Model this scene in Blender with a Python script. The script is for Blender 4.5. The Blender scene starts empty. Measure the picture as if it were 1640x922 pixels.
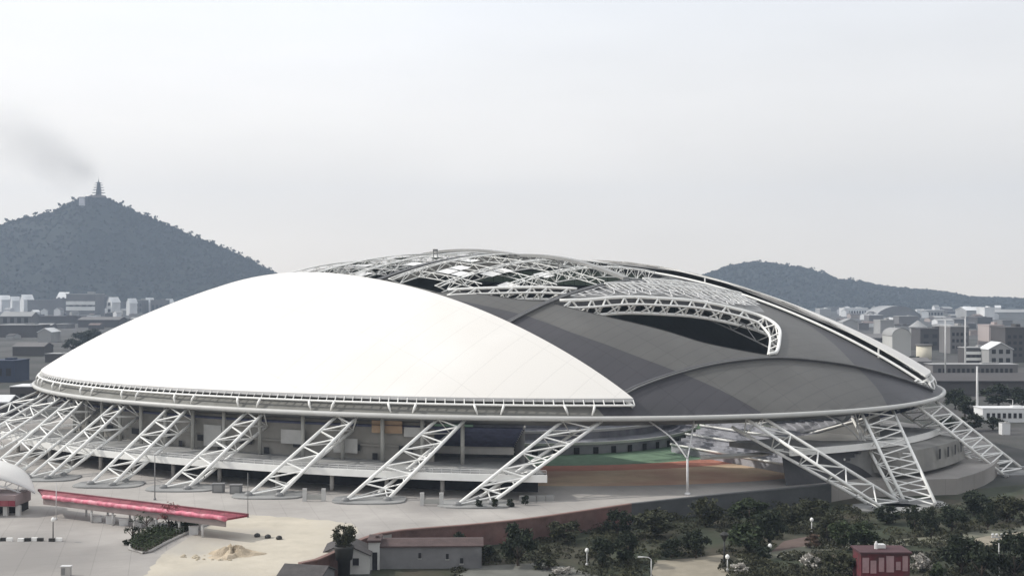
import bpy, math, random
import numpy as np
from mathutils import Vector, Matrix
from mathutils.geometry import delaunay_2d_cdt
random.seed(7)
rng = np.random.default_rng(7)
S = bpy.context.scene
COL = S.collection
R = math.radians
# ------------------------------------------------------------------ camera
FPX, W, YH, HC = 1900.0, 1640.0, 470.0, 46.0      # focal length in photo pixels, width, horizon row, eye height
cam = bpy.data.cameras.new('camera'); camo = bpy.data.objects.new('camera', cam); COL.objects.link(camo)
cam.sensor_width = 36; cam.lens = 36 * FPX / W
cam.shift_y = (YH - 461.0) / W
cam.clip_start = 1; cam.clip_end = 60000
camo.location = (0, 0, HC); camo.rotation_euler = (R(90), 0, 0)
S.camera = camo
# ------------------------------------------------------------------ sky, sun, exposure
SUN_EL, SUN_AZ = 38.0, -80.0                       # azimuth from +Y towards +X
sd = Vector((math.sin(R(SUN_AZ)) * math.cos(R(SUN_EL)), math.cos(R(SUN_AZ)) * math.cos(R(SUN_EL)), math.sin(R(SUN_EL))))
wd = bpy.data.worlds.new('World'); S.world = wd; wd.use_nodes = True
nt = wd.node_tree; bg = nt.nodes['Background']
sky = nt.nodes.new('ShaderNodeTexSky'); sky.sky_type = 'NISHITA'; sky.sun_disc = False
sky.sun_elevation = R(SUN_EL); sky.sun_rotation = R(SUN_AZ); sky.air_density = 1.0; sky.dust_density = 4.0; sky.ozone_density = 1.0
hs = nt.nodes.new('ShaderNodeHueSaturation'); hs.inputs['Saturation'].default_value = 0.25
hs.inputs['Value'].default_value = 1.0
mx = nt.nodes.new('ShaderNodeMixRGB'); mx.inputs['Fac'].default_value = 0.86
# thin high overcast veiling the blue: a touch warmer towards the horizon, brighter towards the sun
tcw = nt.nodes.new('ShaderNodeTexCoord'); sx = nt.nodes.new('ShaderNodeSeparateXYZ'); nt.links.new(tcw.outputs['Generated'], sx.inputs[0])
mz = nt.nodes.new('ShaderNodeMapRange'); mz.inputs['From Min'].default_value = 0.0; mz.inputs['From Max'].default_value = .24; nt.links.new(sx.outputs['Z'], mz.inputs['Value'])
mg = nt.nodes.new('ShaderNodeMixRGB'); mg.inputs['Color1'].default_value = (10.4, 9.3, 7.9, 1); mg.inputs['Color2'].default_value = (8.55, 8.7, 8.95, 1); nt.links.new(mz.outputs['Result'], mg.inputs['Fac'])
mw = nt.nodes.new('ShaderNodeMapRange'); mw.inputs['From Min'].default_value = -.6; mw.inputs['From Max'].default_value = .5; mw.inputs['To Min'].default_value = 1.26; mw.inputs['To Max'].default_value = .94; nt.links.new(sx.outputs['X'], mw.inputs['Value'])
ml = nt.nodes.new('ShaderNodeVectorMath'); ml.operation = 'SCALE'; nt.links.new(mg.outputs['Color'], ml.inputs[0]); nt.links.new(mw.outputs['Result'], ml.inputs['Scale'])
cm = nt.nodes.new('ShaderNodeMapping'); cm.inputs['Scale'].default_value = (1.5, 1.5, 6); nt.links.new(tcw.outputs['Generated'], cm.inputs[0])
cn = nt.nodes.new('ShaderNodeTexNoise'); cn.inputs['Scale'].default_value = 2.2; cn.inputs['Detail'].default_value = 5; nt.links.new(cm.outputs[0], cn.inputs['Vector'])
cr_ = nt.nodes.new('ShaderNodeMapRange'); cr_.inputs['From Min'].default_value = .3; cr_.inputs['From Max'].default_value = .7; cr_.inputs['To Min'].default_value = .955; cr_.inputs['To Max'].default_value = 1.045; nt.links.new(cn.outputs['Fac'], cr_.inputs['Value'])
mc = nt.nodes.new('ShaderNodeVectorMath'); mc.operation = 'SCALE'; nt.links.new(ml.outputs['Vector'], mc.inputs[0]); nt.links.new(cr_.outputs['Result'], mc.inputs['Scale'])
nt.links.new(mc.outputs['Vector'], mx.inputs['Color2'])
nt.links.new(sky.outputs['Color'], hs.inputs['Color']); nt.links.new(hs.outputs['Color'], mx.inputs['Color1'])
nt.links.new(mx.outputs['Color'], bg.inputs['Color']); bg.inputs['Strength'].default_value = 0.121
sl = bpy.data.lights.new('sun', 'SUN'); sl.energy = 3.5; sl.angle = R(0.6); sl.color = (1, .955, .88)
so = bpy.data.objects.new('sun', sl); COL.objects.link(so); so.rotation_euler = (-sd).to_track_quat('-Z', 'Y').to_euler()
S.view_settings.view_transform = 'Standard'; S.view_settings.look = 'None'
S.view_settings.exposure = 0.0; S.view_settings.gamma = 1.0
S.render.engine = 'CYCLES'
S.cycles.use_denoising = True
S.cycles.max_bounces = 6; S.cycles.volume_bounces = 0; S.cycles.diffuse_bounces = 3
S.cycles.use_adaptive_sampling = True

# ------------------------------------------------------------------ helpers
def gp(px, py, z=0.0):
    d = FPX * (HC - z) / (py - YH)
    return ((px - W / 2) / FPX * d, d)
def at(px, py, d):
    return Vector(((px - W / 2) / FPX * d, d, HC - (py - YH) / FPX * d))
def srgb(r, g, b):
    f = lambda c: (c / 255 / 12.92) if c < 11 else ((c / 255 + .055) / 1.055) ** 2.4
    return (f(r), f(g), f(b))
MATS = {}
def mat(name, col, rough=.7, var=.18, scale=.6, bump=.0, metal=0.0, fine=None, spec=.3, island=0.0, stain=None, seams=()):
    if name in MATS: return MATS[name]
    m = bpy.data.materials.new(name); m.use_nodes = True; n = m.node_tree; b = n.nodes['Principled BSDF']
    b.inputs['Roughness'].default_value = rough; b.inputs['Metallic'].default_value = metal
    b.inputs['Specular IOR Level'].default_value = spec
    tc = n.nodes.new('ShaderNodeTexCoord'); no = n.nodes.new('ShaderNodeTexNoise')
    no.inputs['Scale'].default_value = scale; no.inputs['Detail'].default_value = 6; no.inputs['Roughness'].default_value = .65
    n.links.new(tc.outputs['Object'], no.inputs['Vector'])
    cr = n.nodes.new('ShaderNodeValToRGB'); cr.color_ramp.elements[0].position = .3; cr.color_ramp.elements[1].position = .72
    lo = [max(0, c * (1 - var)) for c in col]; hi = [min(1, c * (1 + var)) for c in col]
    cr.color_ramp.elements[0].color = (*lo, 1); cr.color_ramp.elements[1].color = (*hi, 1)
    n.links.new(no.outputs['Fac'], cr.inputs['Fac']); out = cr.outputs['Color']
    if stain:
        n2 = n.nodes.new('ShaderNodeTexNoise'); n2.inputs['Scale'].default_value = stain[1]; n2.inputs['Detail'].default_value = 8
        n.links.new(tc.outputs['Object'], n2.inputs['Vector'])
        r2 = n.nodes.new('ShaderNodeValToRGB'); r2.color_ramp.elements[0].position = .45; r2.color_ramp.elements[1].position = .62
        n.links.new(n2.outputs['Fac'], r2.inputs['Fac'])
        mm = n.nodes.new('ShaderNodeMixRGB'); n.links.new(r2.outputs['Color'], mm.inputs['Fac'])
        n.links.new(out, mm.inputs['Color1']); mm.inputs['Color2'].default_value = (*stain[0], 1); out = mm.outputs['Color']
    if island:
        ge = n.nodes.new('ShaderNodeNewGeometry'); mr = n.nodes.new('ShaderNodeMapRange')
        mr.inputs['To Min'].default_value = 1 - island; mr.inputs['To Max'].default_value = 1 + island
        n.links.new(ge.outputs['Random Per Island'], mr.inputs['Value'])
        h = n.nodes.new('ShaderNodeHueSaturation'); n.links.new(mr.outputs['Result'], h.inputs['Value'])
        n.links.new(out, h.inputs['Color']); out = h.outputs['Color']
    for (ax, sp, wd_, dk) in seams:                    # sheet joints: thin darker lines every sp metres along ax
        vd = n.nodes.new('ShaderNodeVectorMath'); vd.operation = 'DOT_PRODUCT'; vd.inputs[1].default_value = (ax[0] / sp, ax[1] / sp, 0); n.links.new(tc.outputs['Object'], vd.inputs[0])
        fr = n.nodes.new('ShaderNodeMath'); fr.operation = 'FRACT'; n.links.new(vd.outputs['Value'], fr.inputs[0])
        lt = n.nodes.new('ShaderNodeMath'); lt.operation = 'LESS_THAN'; lt.inputs[1].default_value = wd_ / sp; n.links.new(fr.outputs[0], lt.inputs[0])
        mm = n.nodes.new('ShaderNodeMixRGB'); mm.blend_type = 'MULTIPLY'; n.links.new(out, mm.inputs['Color1']); mm.inputs['Color2'].default_value = (dk, dk, dk, 1); n.links.new(lt.outputs[0], mm.inputs['Fac']); out = mm.outputs['Color']
    n.links.new(out, b.inputs['Base Color'])
    if bump:
        nb = n.nodes.new('ShaderNodeTexNoise'); nb.inputs['Scale'].default_value = fine or scale * 8; nb.inputs['Detail'].default_value = 5
        n.links.new(tc.outputs['Object'], nb.inputs['Vector'])
        bp = n.nodes.new('ShaderNodeBump'); bp.inputs['Strength'].default_value = bump; bp.inputs['Distance'].default_value = .3
        n.links.new(nb.outputs['Fac'], bp.inputs['Height']); n.links.new(bp.outputs['Normal'], b.inputs['Normal'])
    MATS[name] = m
    return m
class MB:
    def __init__(s): s.v = []; s.f = []
    def add(s, vs, fs):
        o = len(s.v); s.v += [tuple(p) for p in vs]; s.f += [tuple(i + o for i in f) for f in fs]
    def box(s, c, d, rz=0.0):
        x, y, z = d[0] / 2, d[1] / 2, d[2] / 2; ca, sa = math.cos(rz), math.sin(rz); vs = []
        for dz in (-z, z):
            for dx, dy in ((-x, -y), (x, -y), (x, y), (-x, y)):
                vs.append((c[0] + dx * ca - dy * sa, c[1] + dx * sa + dy * ca, c[2] + dz))
        s.add(vs, [(3, 2, 1, 0), (4, 5, 6, 7), (0, 1, 5, 4), (1, 2, 6, 5), (2, 3, 7, 6), (3, 0, 4, 7)])
    def prism(s, poly, z0, z1):
        a = sum(poly[i][0] * poly[(i + 1) % len(poly)][1] - poly[(i + 1) % len(poly)][0] * poly[i][1] for i in range(len(poly)))
        if a < 0: poly = poly[::-1]
        n = len(poly); vs = [(p[0], p[1], z0) for p in poly] + [(p[0], p[1], z1) for p in poly]
        s.add(vs, [tuple(range(n))[::-1], tuple(range(n, 2 * n))] + [(i, (i + 1) % n, n + (i + 1) % n, n + i) for i in range(n)])
    def sheet(s, poly, z):
        a = sum(poly[i][0] * poly[(i + 1) % len(poly)][1] - poly[(i + 1) % len(poly)][0] * poly[i][1] for i in range(len(poly)))
        if a < 0: poly = poly[::-1]
        s.add([(p[0], p[1], z) for p in poly], [tuple(range(len(poly)))])
    def tube(s, p0, p1, r0, r1=None, n=6, cap=True):
        s.path([p0, p1], [r0, r0 if r1 is None else r1], n, cap)
    def path(s, pts, rad, n=6, cap=True, closed=False):
        pts = [Vector(p) for p in pts]; k = len(pts)
        if not isinstance(rad, (list, tuple)): rad = [rad] * k
        vs = []; prev = None
        for i, p in enumerate(pts):
            if closed: t = pts[(i + 1) % k] - pts[i - 1]
            else: t = pts[min(i + 1, k - 1)] - pts[max(i - 1, 0)]
            t = t.normalized() if t.length > 1e-9 else Vector((0, 0, 1))
            if prev is None: a = t.cross(Vector((0, 0, 1)) if abs(t.z) < .9 else Vector((1, 0, 0))).normalized()
            else: a = (prev - t * prev.dot(t)).normalized()
            prev = a; b = t.cross(a)
            for j in range(n):
                th = 2 * math.pi * j / n; vs.append(p + (a * math.cos(th) + b * math.sin(th)) * rad[i])
        fs = []
        for i in range(k if closed else k - 1):
            i2 = (i + 1) % k
            for j in range(n): fs.append((i * n + j, i * n + (j + 1) % n, i2 * n + (j + 1) % n, i2 * n + j))
        if cap and not closed: fs += [tuple(range(n))[::-1], tuple(range((k - 1) * n, k * n))]
        s.add(vs, fs)
    def lathe(s, c, prof, n=14):
        vs = []; k = len(prof)
        for r, z in prof:
            for j in range(n):
                th = 2 * math.pi * j / n; vs.append((c[0] + r * math.cos(th), c[1] + r * math.sin(th), c[2] + z))
        fs = [(i * n + j, i * n + (j + 1) % n, (i + 1) * n + (j + 1) % n, (i + 1) * n + j) for i in range(k - 1) for j in range(n)]
        fs += [tuple(range(n))[::-1], tuple(range((k - 1) * n, k * n))]
        s.add(vs, fs)
    def build(s, name, m, parent=None, smooth=False, normals=None):
        me = bpy.data.meshes.new(name); me.from_pydata(s.v, [], s.f); me.materials.append(m)
        if smooth: me.polygons.foreach_set('use_smooth', [True] * len(me.polygons))
        me.update()
        if normals is not None: me.normals_split_custom_set_from_vertices(normals)
        o = bpy.data.objects.new(name, me); COL.objects.link(o)
        if parent is not None:
            o.parent = parent; o.matrix_parent_inverse = Matrix.Translation(-Vector(parent.location)) if parent.type == 'EMPTY' else Matrix()
            if parent.type == 'EMPTY':
                me.transform(Matrix.Translation(-Vector(parent.location))); o.matrix_parent_inverse = Matrix()
            else:                                         # a sub-part: its parent mesh sits at its own thing's base
                root = parent.parent
                if root is not None: me.transform(Matrix.Translation(-Vector(root.location)))
        return o
def thing(name, label, cat, loc, group=None):
    o = bpy.data.objects.new(name, None); COL.objects.link(o); o.location = loc; o.empty_display_size = 1
    return tag(o, label, cat, group)
def tag(o, label, cat, group=None):
    o['label'] = label; o['category'] = cat
    if group: o['group'] = group
    return o
def struct(mb, name, m, smooth=False):
    o = mb.build(name, m, None, smooth); o['kind'] = 'structure'; return o
def copy_tree(o, parent=None):
    c = o.copy(); COL.objects.link(c); c.parent = parent
    for ch in list(o.children): copy_tree(ch, c)
    return c
def pip(p, poly):
    x, y = p; c = False; j = len(poly) - 1
    for i in range(len(poly)):
        xi, yi = poly[i]; xj, yj = poly[j]
        if (yi > y) != (yj > y) and x < (xj - xi) * (y - yi) / (yj - yi) + xi: c = not c
        j = i
    return c
def smoothline(pts, step=2.0):                      # Catmull-Rom through the points, about one point per step
    P = [Vector(p) for p in pts]; out = []
    for i in range(len(P) - 1):
        p0, p1, p2, p3 = P[max(i - 1, 0)], P[i], P[i + 1], P[min(i + 2, len(P) - 1)]
        n = max(1, int((p2 - p1).length / step))
        for k in range(n):
            t = k / n
            out.append(.5 * ((2 * p1) + (p2 - p0) * t + (2 * p0 - 5 * p1 + 4 * p2 - p3) * t * t + (3 * p1 - p0 - 3 * p2 + p3) * t ** 3))
    out.append(P[-1]); return [tuple(p) for p in out]

# ------------------------------------------------------------------ materials
M_white = mat('white_steel', (.78, .78, .76), .45, .06, .3)
M_whitedull = mat('weathered_white_steel', (.55, .55, .55), .5, .12, .4)
AX_S = (-math.sin(.80577), math.cos(.80577)); AX_T = (math.cos(.80577), math.sin(.80577))
M_membrane = mat('white_membrane', (.70, .685, .66), .5, .045, .035, stain=((.66, .64, .61), .025), seams=((AX_S, 7.5, .3, .93), (AX_T, 21, .25, .94)))
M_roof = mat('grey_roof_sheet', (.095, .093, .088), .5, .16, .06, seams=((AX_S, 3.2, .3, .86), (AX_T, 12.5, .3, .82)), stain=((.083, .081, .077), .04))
M_roofd = mat('dark_roof_tone', (.047, .045, .051), .5, .16, .06, seams=((AX_S, 3.2, .3, .85), (AX_T, 12.5, .3, .8)), stain=((.042, .041, .045), .04))  # roof in a darker tone, for the strips along the sliding panels
M_fascia = mat('fascia_grey', (.16, .158, .145), .6, .1, .1)
M_steel = mat('grey_steel', (.2, .2, .2), .5, .15, .3)
M_dsteel = mat('dark_steel_and_shade', (.06, .06, .065), .5, .2, .3)
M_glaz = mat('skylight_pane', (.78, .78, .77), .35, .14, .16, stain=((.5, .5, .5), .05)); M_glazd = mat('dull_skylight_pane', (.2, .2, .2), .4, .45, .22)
M_rim = mat('rim_paint', (.47, .47, .455), .45, .08, .2); M_outer = mat('outer_wall_render', (.23, .222, .205), .85, .22, .12)
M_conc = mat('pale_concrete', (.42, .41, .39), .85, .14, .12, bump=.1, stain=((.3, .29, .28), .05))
M_concd = mat('darker_concrete', (.27, .27, .265), .85, .2, .2, stain=((.16, .16, .16), .1))  # concrete in a darker grey than the pale one
M_wall = mat('grey_render', (.36, .36, .34), .85, .15, .15)
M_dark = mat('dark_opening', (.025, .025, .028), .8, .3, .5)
M_seat = mat('blue_seats', (.085, .095, .16), .7, .3, .4)
M_seatp = mat('lavender_seats', (.35, .355, .39), .7, .2, .4)
M_tan = mat('tan_panel', (.34, .24, .16), .8, .2, .3)

# ------------------------------------------------------------------ the stadium's dome: a superellipse plan and a curved rise
CX, CY, EA, EB, TH, RISE, EXPO, HR, EN = -13.347, 400.794, 149.694, 117.283, 2.7251, 42.077, .9138, 17.0, 2.1651
PHI = .80577
NV = (math.cos(PHI), math.sin(PHI)); UV = (-NV[1], NV[0])      # t axis, s axis
def xy(s, t): return (CX + s * UV[0] + t * NV[0], CY + s * UV[1] + t * NV[1])
def stc(x, y): return ((x - CX) * UV[0] + (y - CY) * UV[1], (x - CX) * NV[0] + (y - CY) * NV[1])
cT, sT = math.cos(TH), math.sin(TH)
def rad(x, y):
    dx, dy = x - CX, y - CY
    return (abs((dx * cT + dy * sT) / EA) ** EN + abs((-dx * sT + dy * cT) / EB) ** EN) ** (1 / EN)
def zdome(x, y): return HR + RISE * max(0.0, 1 - rad(x, y) ** 2) ** EXPO
def ring(a, k=1.0):                                   # plan point of the outline at parameter a, scaled about the centre
    c, s_ = math.cos(a), math.sin(a); e = 2 / EN
    U = EA * k * math.copysign(abs(c) ** e, c); V = EB * k * math.copysign(abs(s_) ** e, s_)
    return (CX + U * cT - V * sT, CY + U * sT + V * cT)
def dnormal(x, y):
    h = .4; gx = (zdome(x + h, y) - zdome(x - h, y)) / (2 * h); gy = (zdome(x, y + h) - zdome(x, y - h)) / (2 * h)
    return Vector((-gx, -gy, 1)).normalized()
# outline resampled by length
_a = np.linspace(0, 2 * math.pi, 4001)[:-1]; _p = np.array([ring(a) for a in _a])
_l = np.concatenate([[0], np.cumsum(np.linalg.norm(np.diff(np.vstack([_p, _p[:1]]), axis=0), axis=1))])
def arc_param(n): return [float(np.interp(x, _l, np.append(_a, 2 * math.pi))) for x in np.linspace(0, _l[-1], n + 1)[:-1]]
_px = W / 2 + FPX * _p[:, 0] / _p[:, 1]
def near_a(px):                                        # outline parameter of the near-side rim point seen in column px
    ok = np.abs(_px - px) < 6
    i = np.where(ok)[0]; i = i[np.argsort(_p[i, 1])]
    i = [j for j in i if _p[j, 1] < _p[i[0], 1] + 12]
    return float(_a[min(i, key=lambda j: abs(_px[j] - px))])
def cdt_surface(outline, lines, zones, step=3.0, lift=0.0, inside=None):
    """triangulate a plan outline with constraint lines, return {zone: (verts, faces, normals)} on the dome"""
    vs = []; es = []
    def addline(pts, closed=False):
        o = len(vs); vs.extend(Vector(p[:2]) for p in pts)
        es.extend((o + i, o + i + 1) for i in range(len(pts) - 1))
        if closed: es.append((o + len(pts) - 1, o))
    addline(outline, True)
    for l in lines: addline(l)
    xs = [p[0] for p in outline]; ys = [p[1] for p in outline]
    y = min(ys); row = 0
    while y < max(ys):
        x = min(xs) + (row % 2) * step / 2
        while x < max(xs):
            if pip((x, y), outline): vs.append(Vector((x, y)))
            x += step
        y += step * .87; row += 1
    rv, re, rf, *_ = delaunay_2d_cdt(vs, es, [], 0, 1e-3)
    res = {}
    for f in rf:
        c = sum((rv[i] for i in f), Vector((0, 0))) / len(f)
        if not pip(c, outline): continue
        z = zones(c)
        if z is None: continue
        d = res.setdefault(z, ({}, []))
        ids = []
        for i in f:
            if i not in d[0]: d[0][i] = len(d[0])
            ids.append(d[0][i])
        d[1].append(tuple(ids))
    out = {}
    for z, (idx, fs) in res.items():
        P = sorted(idx, key=idx.get); v3 = []; nn = []
        for i in P:
            x, y = rv[i]; v3.append((x, y, zdome(x, y) + lift)); nn.append(dnormal(x, y))
        out[z] = (v3, fs, nn)
    return out
stadium = thing('stadium', 'domed stadium with white sliding roof panels over grey roof on slanted white lattice legs', 'stadium', (CX, CY, 0))
A360 = arc_param(360)
outline = [ring(a) for a in A360]
# zone lines in (s, t)
E1 = smoothline([(-73.2, -40.5), (-82, -38), (-90, -34.7), (-101, -29.2), (-110.5, -24.8), (-118, -18), (-122.5, -12.2)])
E2 = smoothline([(-73.4, -38.5), (-78, -32), (-82.3, -21.6), (-87.7, -11.6), (-92.9, -1), (-99.6, 7.8), (-106, 12.5), (-112.5, 9), (-118.5, -.5), (-122.7, -9), (-122.5, -12.2)])
OPEN1 = E1 + E2[::-1][1:-1]
E1b = smoothline([(-44, -52.4), (-52.4, -49.2), (-64, -45.2), (-70.6, -41)])
E2b = smoothline([(-44, -52.4), (-51, -46.5), (-57, -41), (-63, -35), (-70.6, -28)])
OPEN2 = E1b + E2b[::-1][:-1]
GL1 = [(-72.9, -37.5)] + E2[2:int(len(E2) * .62)] + [(-100, 22), (-92, 31), (-84.5, 37), (-78, 33), (-73.6, 19)]
GL2 = [(-43, -54.3)] + E2b[1:] + [(-70.4, 8), (-62, 26), (-45, 33), (-19.4, 34), (-19.4, -54)]
GL3 = [(-14, -55), (-14, 34), (18, 32), (33, 18), (38, -20), (38, -55)]
TR1 = [(-71.6, -62), (-71.6, 44)]
TR2 = smoothline([(-110.6, -62), (-111.8, -55), (-115.3, -42), (-118, -32), (-121, -22), (-124, -12), (-128.4, 0), (-133, 13.5), (-138, 28), (-142, 44)], 3)
TR3 = [(-16.5, -62), (-16.5, 44)]
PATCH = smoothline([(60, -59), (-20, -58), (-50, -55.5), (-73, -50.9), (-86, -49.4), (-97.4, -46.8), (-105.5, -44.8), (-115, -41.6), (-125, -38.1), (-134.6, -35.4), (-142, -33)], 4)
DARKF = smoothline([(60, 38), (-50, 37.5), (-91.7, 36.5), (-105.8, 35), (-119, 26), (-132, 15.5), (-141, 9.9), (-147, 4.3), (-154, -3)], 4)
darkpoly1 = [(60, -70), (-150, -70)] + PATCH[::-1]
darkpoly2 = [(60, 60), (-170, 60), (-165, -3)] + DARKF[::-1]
def toxy(l): return [xy(*p) for p in l]
def clip(l): return [p for p in toxy(l) if rad(*p) < .9985]
def zone(c):
    st = stc(*c)
    if pip(st, OPEN1) or pip(st, OPEN2) or pip(st, GL2) or pip(st, GL3): return None
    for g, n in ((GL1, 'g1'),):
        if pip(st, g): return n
    if st[1] < -66: return 'fascia'
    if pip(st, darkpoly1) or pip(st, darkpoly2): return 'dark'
    return 'light'
cl = lambda l: l + l[:1]
L66 = [(s_, -66) for s_ in range(-150, 151, 4)]
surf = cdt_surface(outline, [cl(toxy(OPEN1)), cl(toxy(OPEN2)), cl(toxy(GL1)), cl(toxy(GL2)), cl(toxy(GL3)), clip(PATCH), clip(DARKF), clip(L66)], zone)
for z, (v, f, nn) in surf.items():
    mb = MB(); mb.add(v, f)
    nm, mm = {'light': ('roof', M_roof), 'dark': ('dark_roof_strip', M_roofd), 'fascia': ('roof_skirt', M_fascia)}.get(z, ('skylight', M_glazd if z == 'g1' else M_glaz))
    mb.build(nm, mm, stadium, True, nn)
def P3(s_, t_, dz=0.0):
    x, y = xy(s_, t_); return Vector((x, y, zdome(x, y) + dz))
# lips of the openings
for pl in (OPEN1, OPEN2, smoothline(cl(GL2), 2)[:-1], smoothline(cl(GL3), 2)[:-1]):
    mb = MB(); n = len(pl); vs = []
    for s_, t_ in pl: vs.append(P3(s_, t_, .15)); vs.append(P3(s_, t_, -1.3))
    mb.add(vs, [(2 * i, 2 * ((i + 1) % n), 2 * ((i + 1) % n) + 1, 2 * i + 1) for i in range(n)])
    mb.build('opening_lip', M_dsteel, stadium)
# tracks the panels slide on
for tr in (TR1, TR2, TR3):
    l = smoothline(tr, 3); pts = [P3(s_, t_, .5) for s_, t_ in l if rad(*xy(s_, t_)) < .99]
    mb = MB(); vs = []; k = len(pts)
    for i, p in enumerate(pts):
        t = (pts[min(i + 1, k - 1)] - pts[max(i - 1, 0)]); w = Vector((t.y, -t.x, 0)).normalized() * .6
        for dx, dz in ((-1, -1.2), (-1, .1), (1, .1), (1, -1.2)): vs.append(p + w * dx + Vector((0, 0, dz)))
    mb.add(vs, [(4 * i + j, 4 * i + j + 1, 4 * i + 5 + j, 4 * i + 4 + j) for i in range(k - 1) for j in range(3)])
    tb = mb.build('sliding_track', M_dsteel, stadium)
    mb = MB(); mb.path([p + Vector((.6, -1.0, -.15)) for p in pts], .22, 6); mb.build('track_rail', M_steel, tb)
# ribs over the skylights
def ribs(poly, ds, dt, r, m, name, lift=.25, zig=True, keep=1.0):
    mb = MB(); ss = [p[0] for p in poly]; ts = [p[1] for p in poly]
    nodes = {}
    for i in range(int((max(ss) - min(ss)) / ds) + 2):
        for j in range(int((max(ts) - min(ts)) / dt) + 2):
            q = (min(ss) + i * ds, min(ts) + j * dt)
            if pip(q, poly): nodes[(i, j)] = P3(*q, lift + random.uniform(-.1, .25))
    for (i, j), p in nodes.items():
        for d in ((1, 0), (0, 1)) + (((1, 1), (1, -1)) if zig else ()):
            q = nodes.get((i + d[0], j + d[1]))
            if q is not None and random.random() < keep * (1 if 0 in d else .55): mb.tube(p, q, r, None, 4, False)
    return mb.build(name, m, stadium)
ribs(GL1, 2.9, 3.0, .15, M_whitedull, 'roof_lattice', .7, True, .85)
def arch(s_, t0, t1, depth, r, n, up=.6, wide=2.6, m=M_whitedull):
    top = lambda u, o=0.0: P3(s_ + o, t0 + (t1 - t0) * u, up)
    A = [top(i / (2 * n)) for i in range(2 * n + 1)]; B = [top(i / (2 * n), wide) for i in range(2 * n + 1)]; C = [(a + b) / 2 - Vector((0, 0, depth)) for a, b in zip(A, B)]
    ch = MB(); ch.path(A, r, 6); ch.path(B, r, 6); ch.path(C, r, 6); o = ch.build('roof_arch', m, stadium, True); br = MB()
    for i in range(0, 2 * n, 2):
        for P in (A, B): br.tube(P[i], C[i + 1], r * .62, None, 4, False); br.tube(C[i + 1], P[i + 2], r * .62, None, 4, False)
        br.tube(A[i], B[i], r * .5, None, 4, False); br.tube(A[i], B[i + 2], r * .45, None, 4, False)
    br.build('bracing', m, o)
for s_, t0, t1, m_ in ((-57, -40, 26, 0), (-40, -52, 33, 0), (-22, -54, 33, 0), (-4, -55, 32, 0), (14, -55, 30, 0), (34, -55, 10, 0)):
    arch(s_, t0, t1, 2.2 + .9 * random.random(), .2, 12, random.uniform(.2, 1.3), 1.9, M_white)
def purlin(t_, s0, s1, depth, r, m):
    k = max(4, int(abs(s1 - s0) / 3)); A = [P3(s0 + (s1 - s0) * i / k, t_, .1) for i in range(k + 1)]; C = [a - Vector((0, 0, depth)) for a in A]; ch = MB(); ch.path(A, r, 5); ch.path(C, r, 5)
    for i in range(k): ch.tube(A[i] if i % 2 else C[i], C[i + 1] if i % 2 else A[i + 1], r * .7, None, 4, False)
    ch.build('roof_purlin', m, stadium)
for t_, s0 in ((-43, -48), (-29, -64), (-14, -69)):
    purlin(t_, s0, -18, 1.7, .15, M_white); purlin(t_ - 2, -15, 36 if t_ < 0 else 30, 1.7, .15, M_whitedull)
# sheets of pale membrane still spanning some of the bays
for gl, ss, tt in ((GL2, (-64, -58, -52, -46, -40, -33, -27, -20), (-47, -42, -37, -32, -27, -22, -17, -8)), (GL3, (-14, -8, -3, 3, 9, 15, 22, 28, 34), (-54, -49, -44, -39, -34, -29, -24, -19, -10))):
    for a in range(len(ss) - 1):
        for b in range(len(tt) - 1):
            mid = ((ss[a] + ss[a + 1]) / 2, (tt[b] + tt[b + 1]) / 2)
            if not pip(mid, gl) or random.random() > (.2 if tt[b] < -22 else .06): continue
            n = 4; vs = []
            for i in range(n + 1):
                for j in range(n + 1):
                    u, v_ = i / n, j / n; vs.append(P3(ss[a] + .4 + (ss[a + 1] - ss[a] - .8) * u, tt[b] + .4 + (tt[b + 1] - tt[b] - .8) * v_, .15 - .9 * math.sin(u * math.pi) * math.sin(v_ * math.pi)))
            mb = MB(); mb.add(vs, [(i * (n + 1) + j, (i + 1) * (n + 1) + j, (i + 1) * (n + 1) + j + 1, i * (n + 1) + j + 1) for i in range(n) for j in range(n)]); mb.build('membrane_sheet', M_glaz, stadium, True)
M_crest = mat('crest_sheet', (.3, .3, .295), .6, .12, .1, seams=((AX_S, 3.0, .2, .85),))
for s0, s1, hp, t_ in ((-69, -22, 1.2, -4), (-27, 37, 1.4, -4)):   # slim crest bands along the top of the open bays
    mb = MB(); vs = []; ns = 24
    for i in range(ns + 1):
        u = i / ns; b = P3(s0 + (s1 - s0) * u, t_, .5 + hp * math.sin(u * math.pi)); w = Vector((NV[0], NV[1], 0)) * 1.3
        for dw, dz in ((-1, -.9), (-1, 0), (1, .15), (1, -.9)): vs.append(b + w * dw + Vector((0, 0, dz)))
    mb.add(vs, [(4 * i + q, 4 * i + (q + 1) % 4, 4 * i + 4 + (q + 1) % 4, 4 * i + 4 + q) for i in range(ns) for q in range(4)] + [(0, 1, 2, 3), (4 * ns + 3, 4 * ns + 2, 4 * ns + 1, 4 * ns)])
    mb.build('roof_crest', M_crest, stadium)
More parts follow.
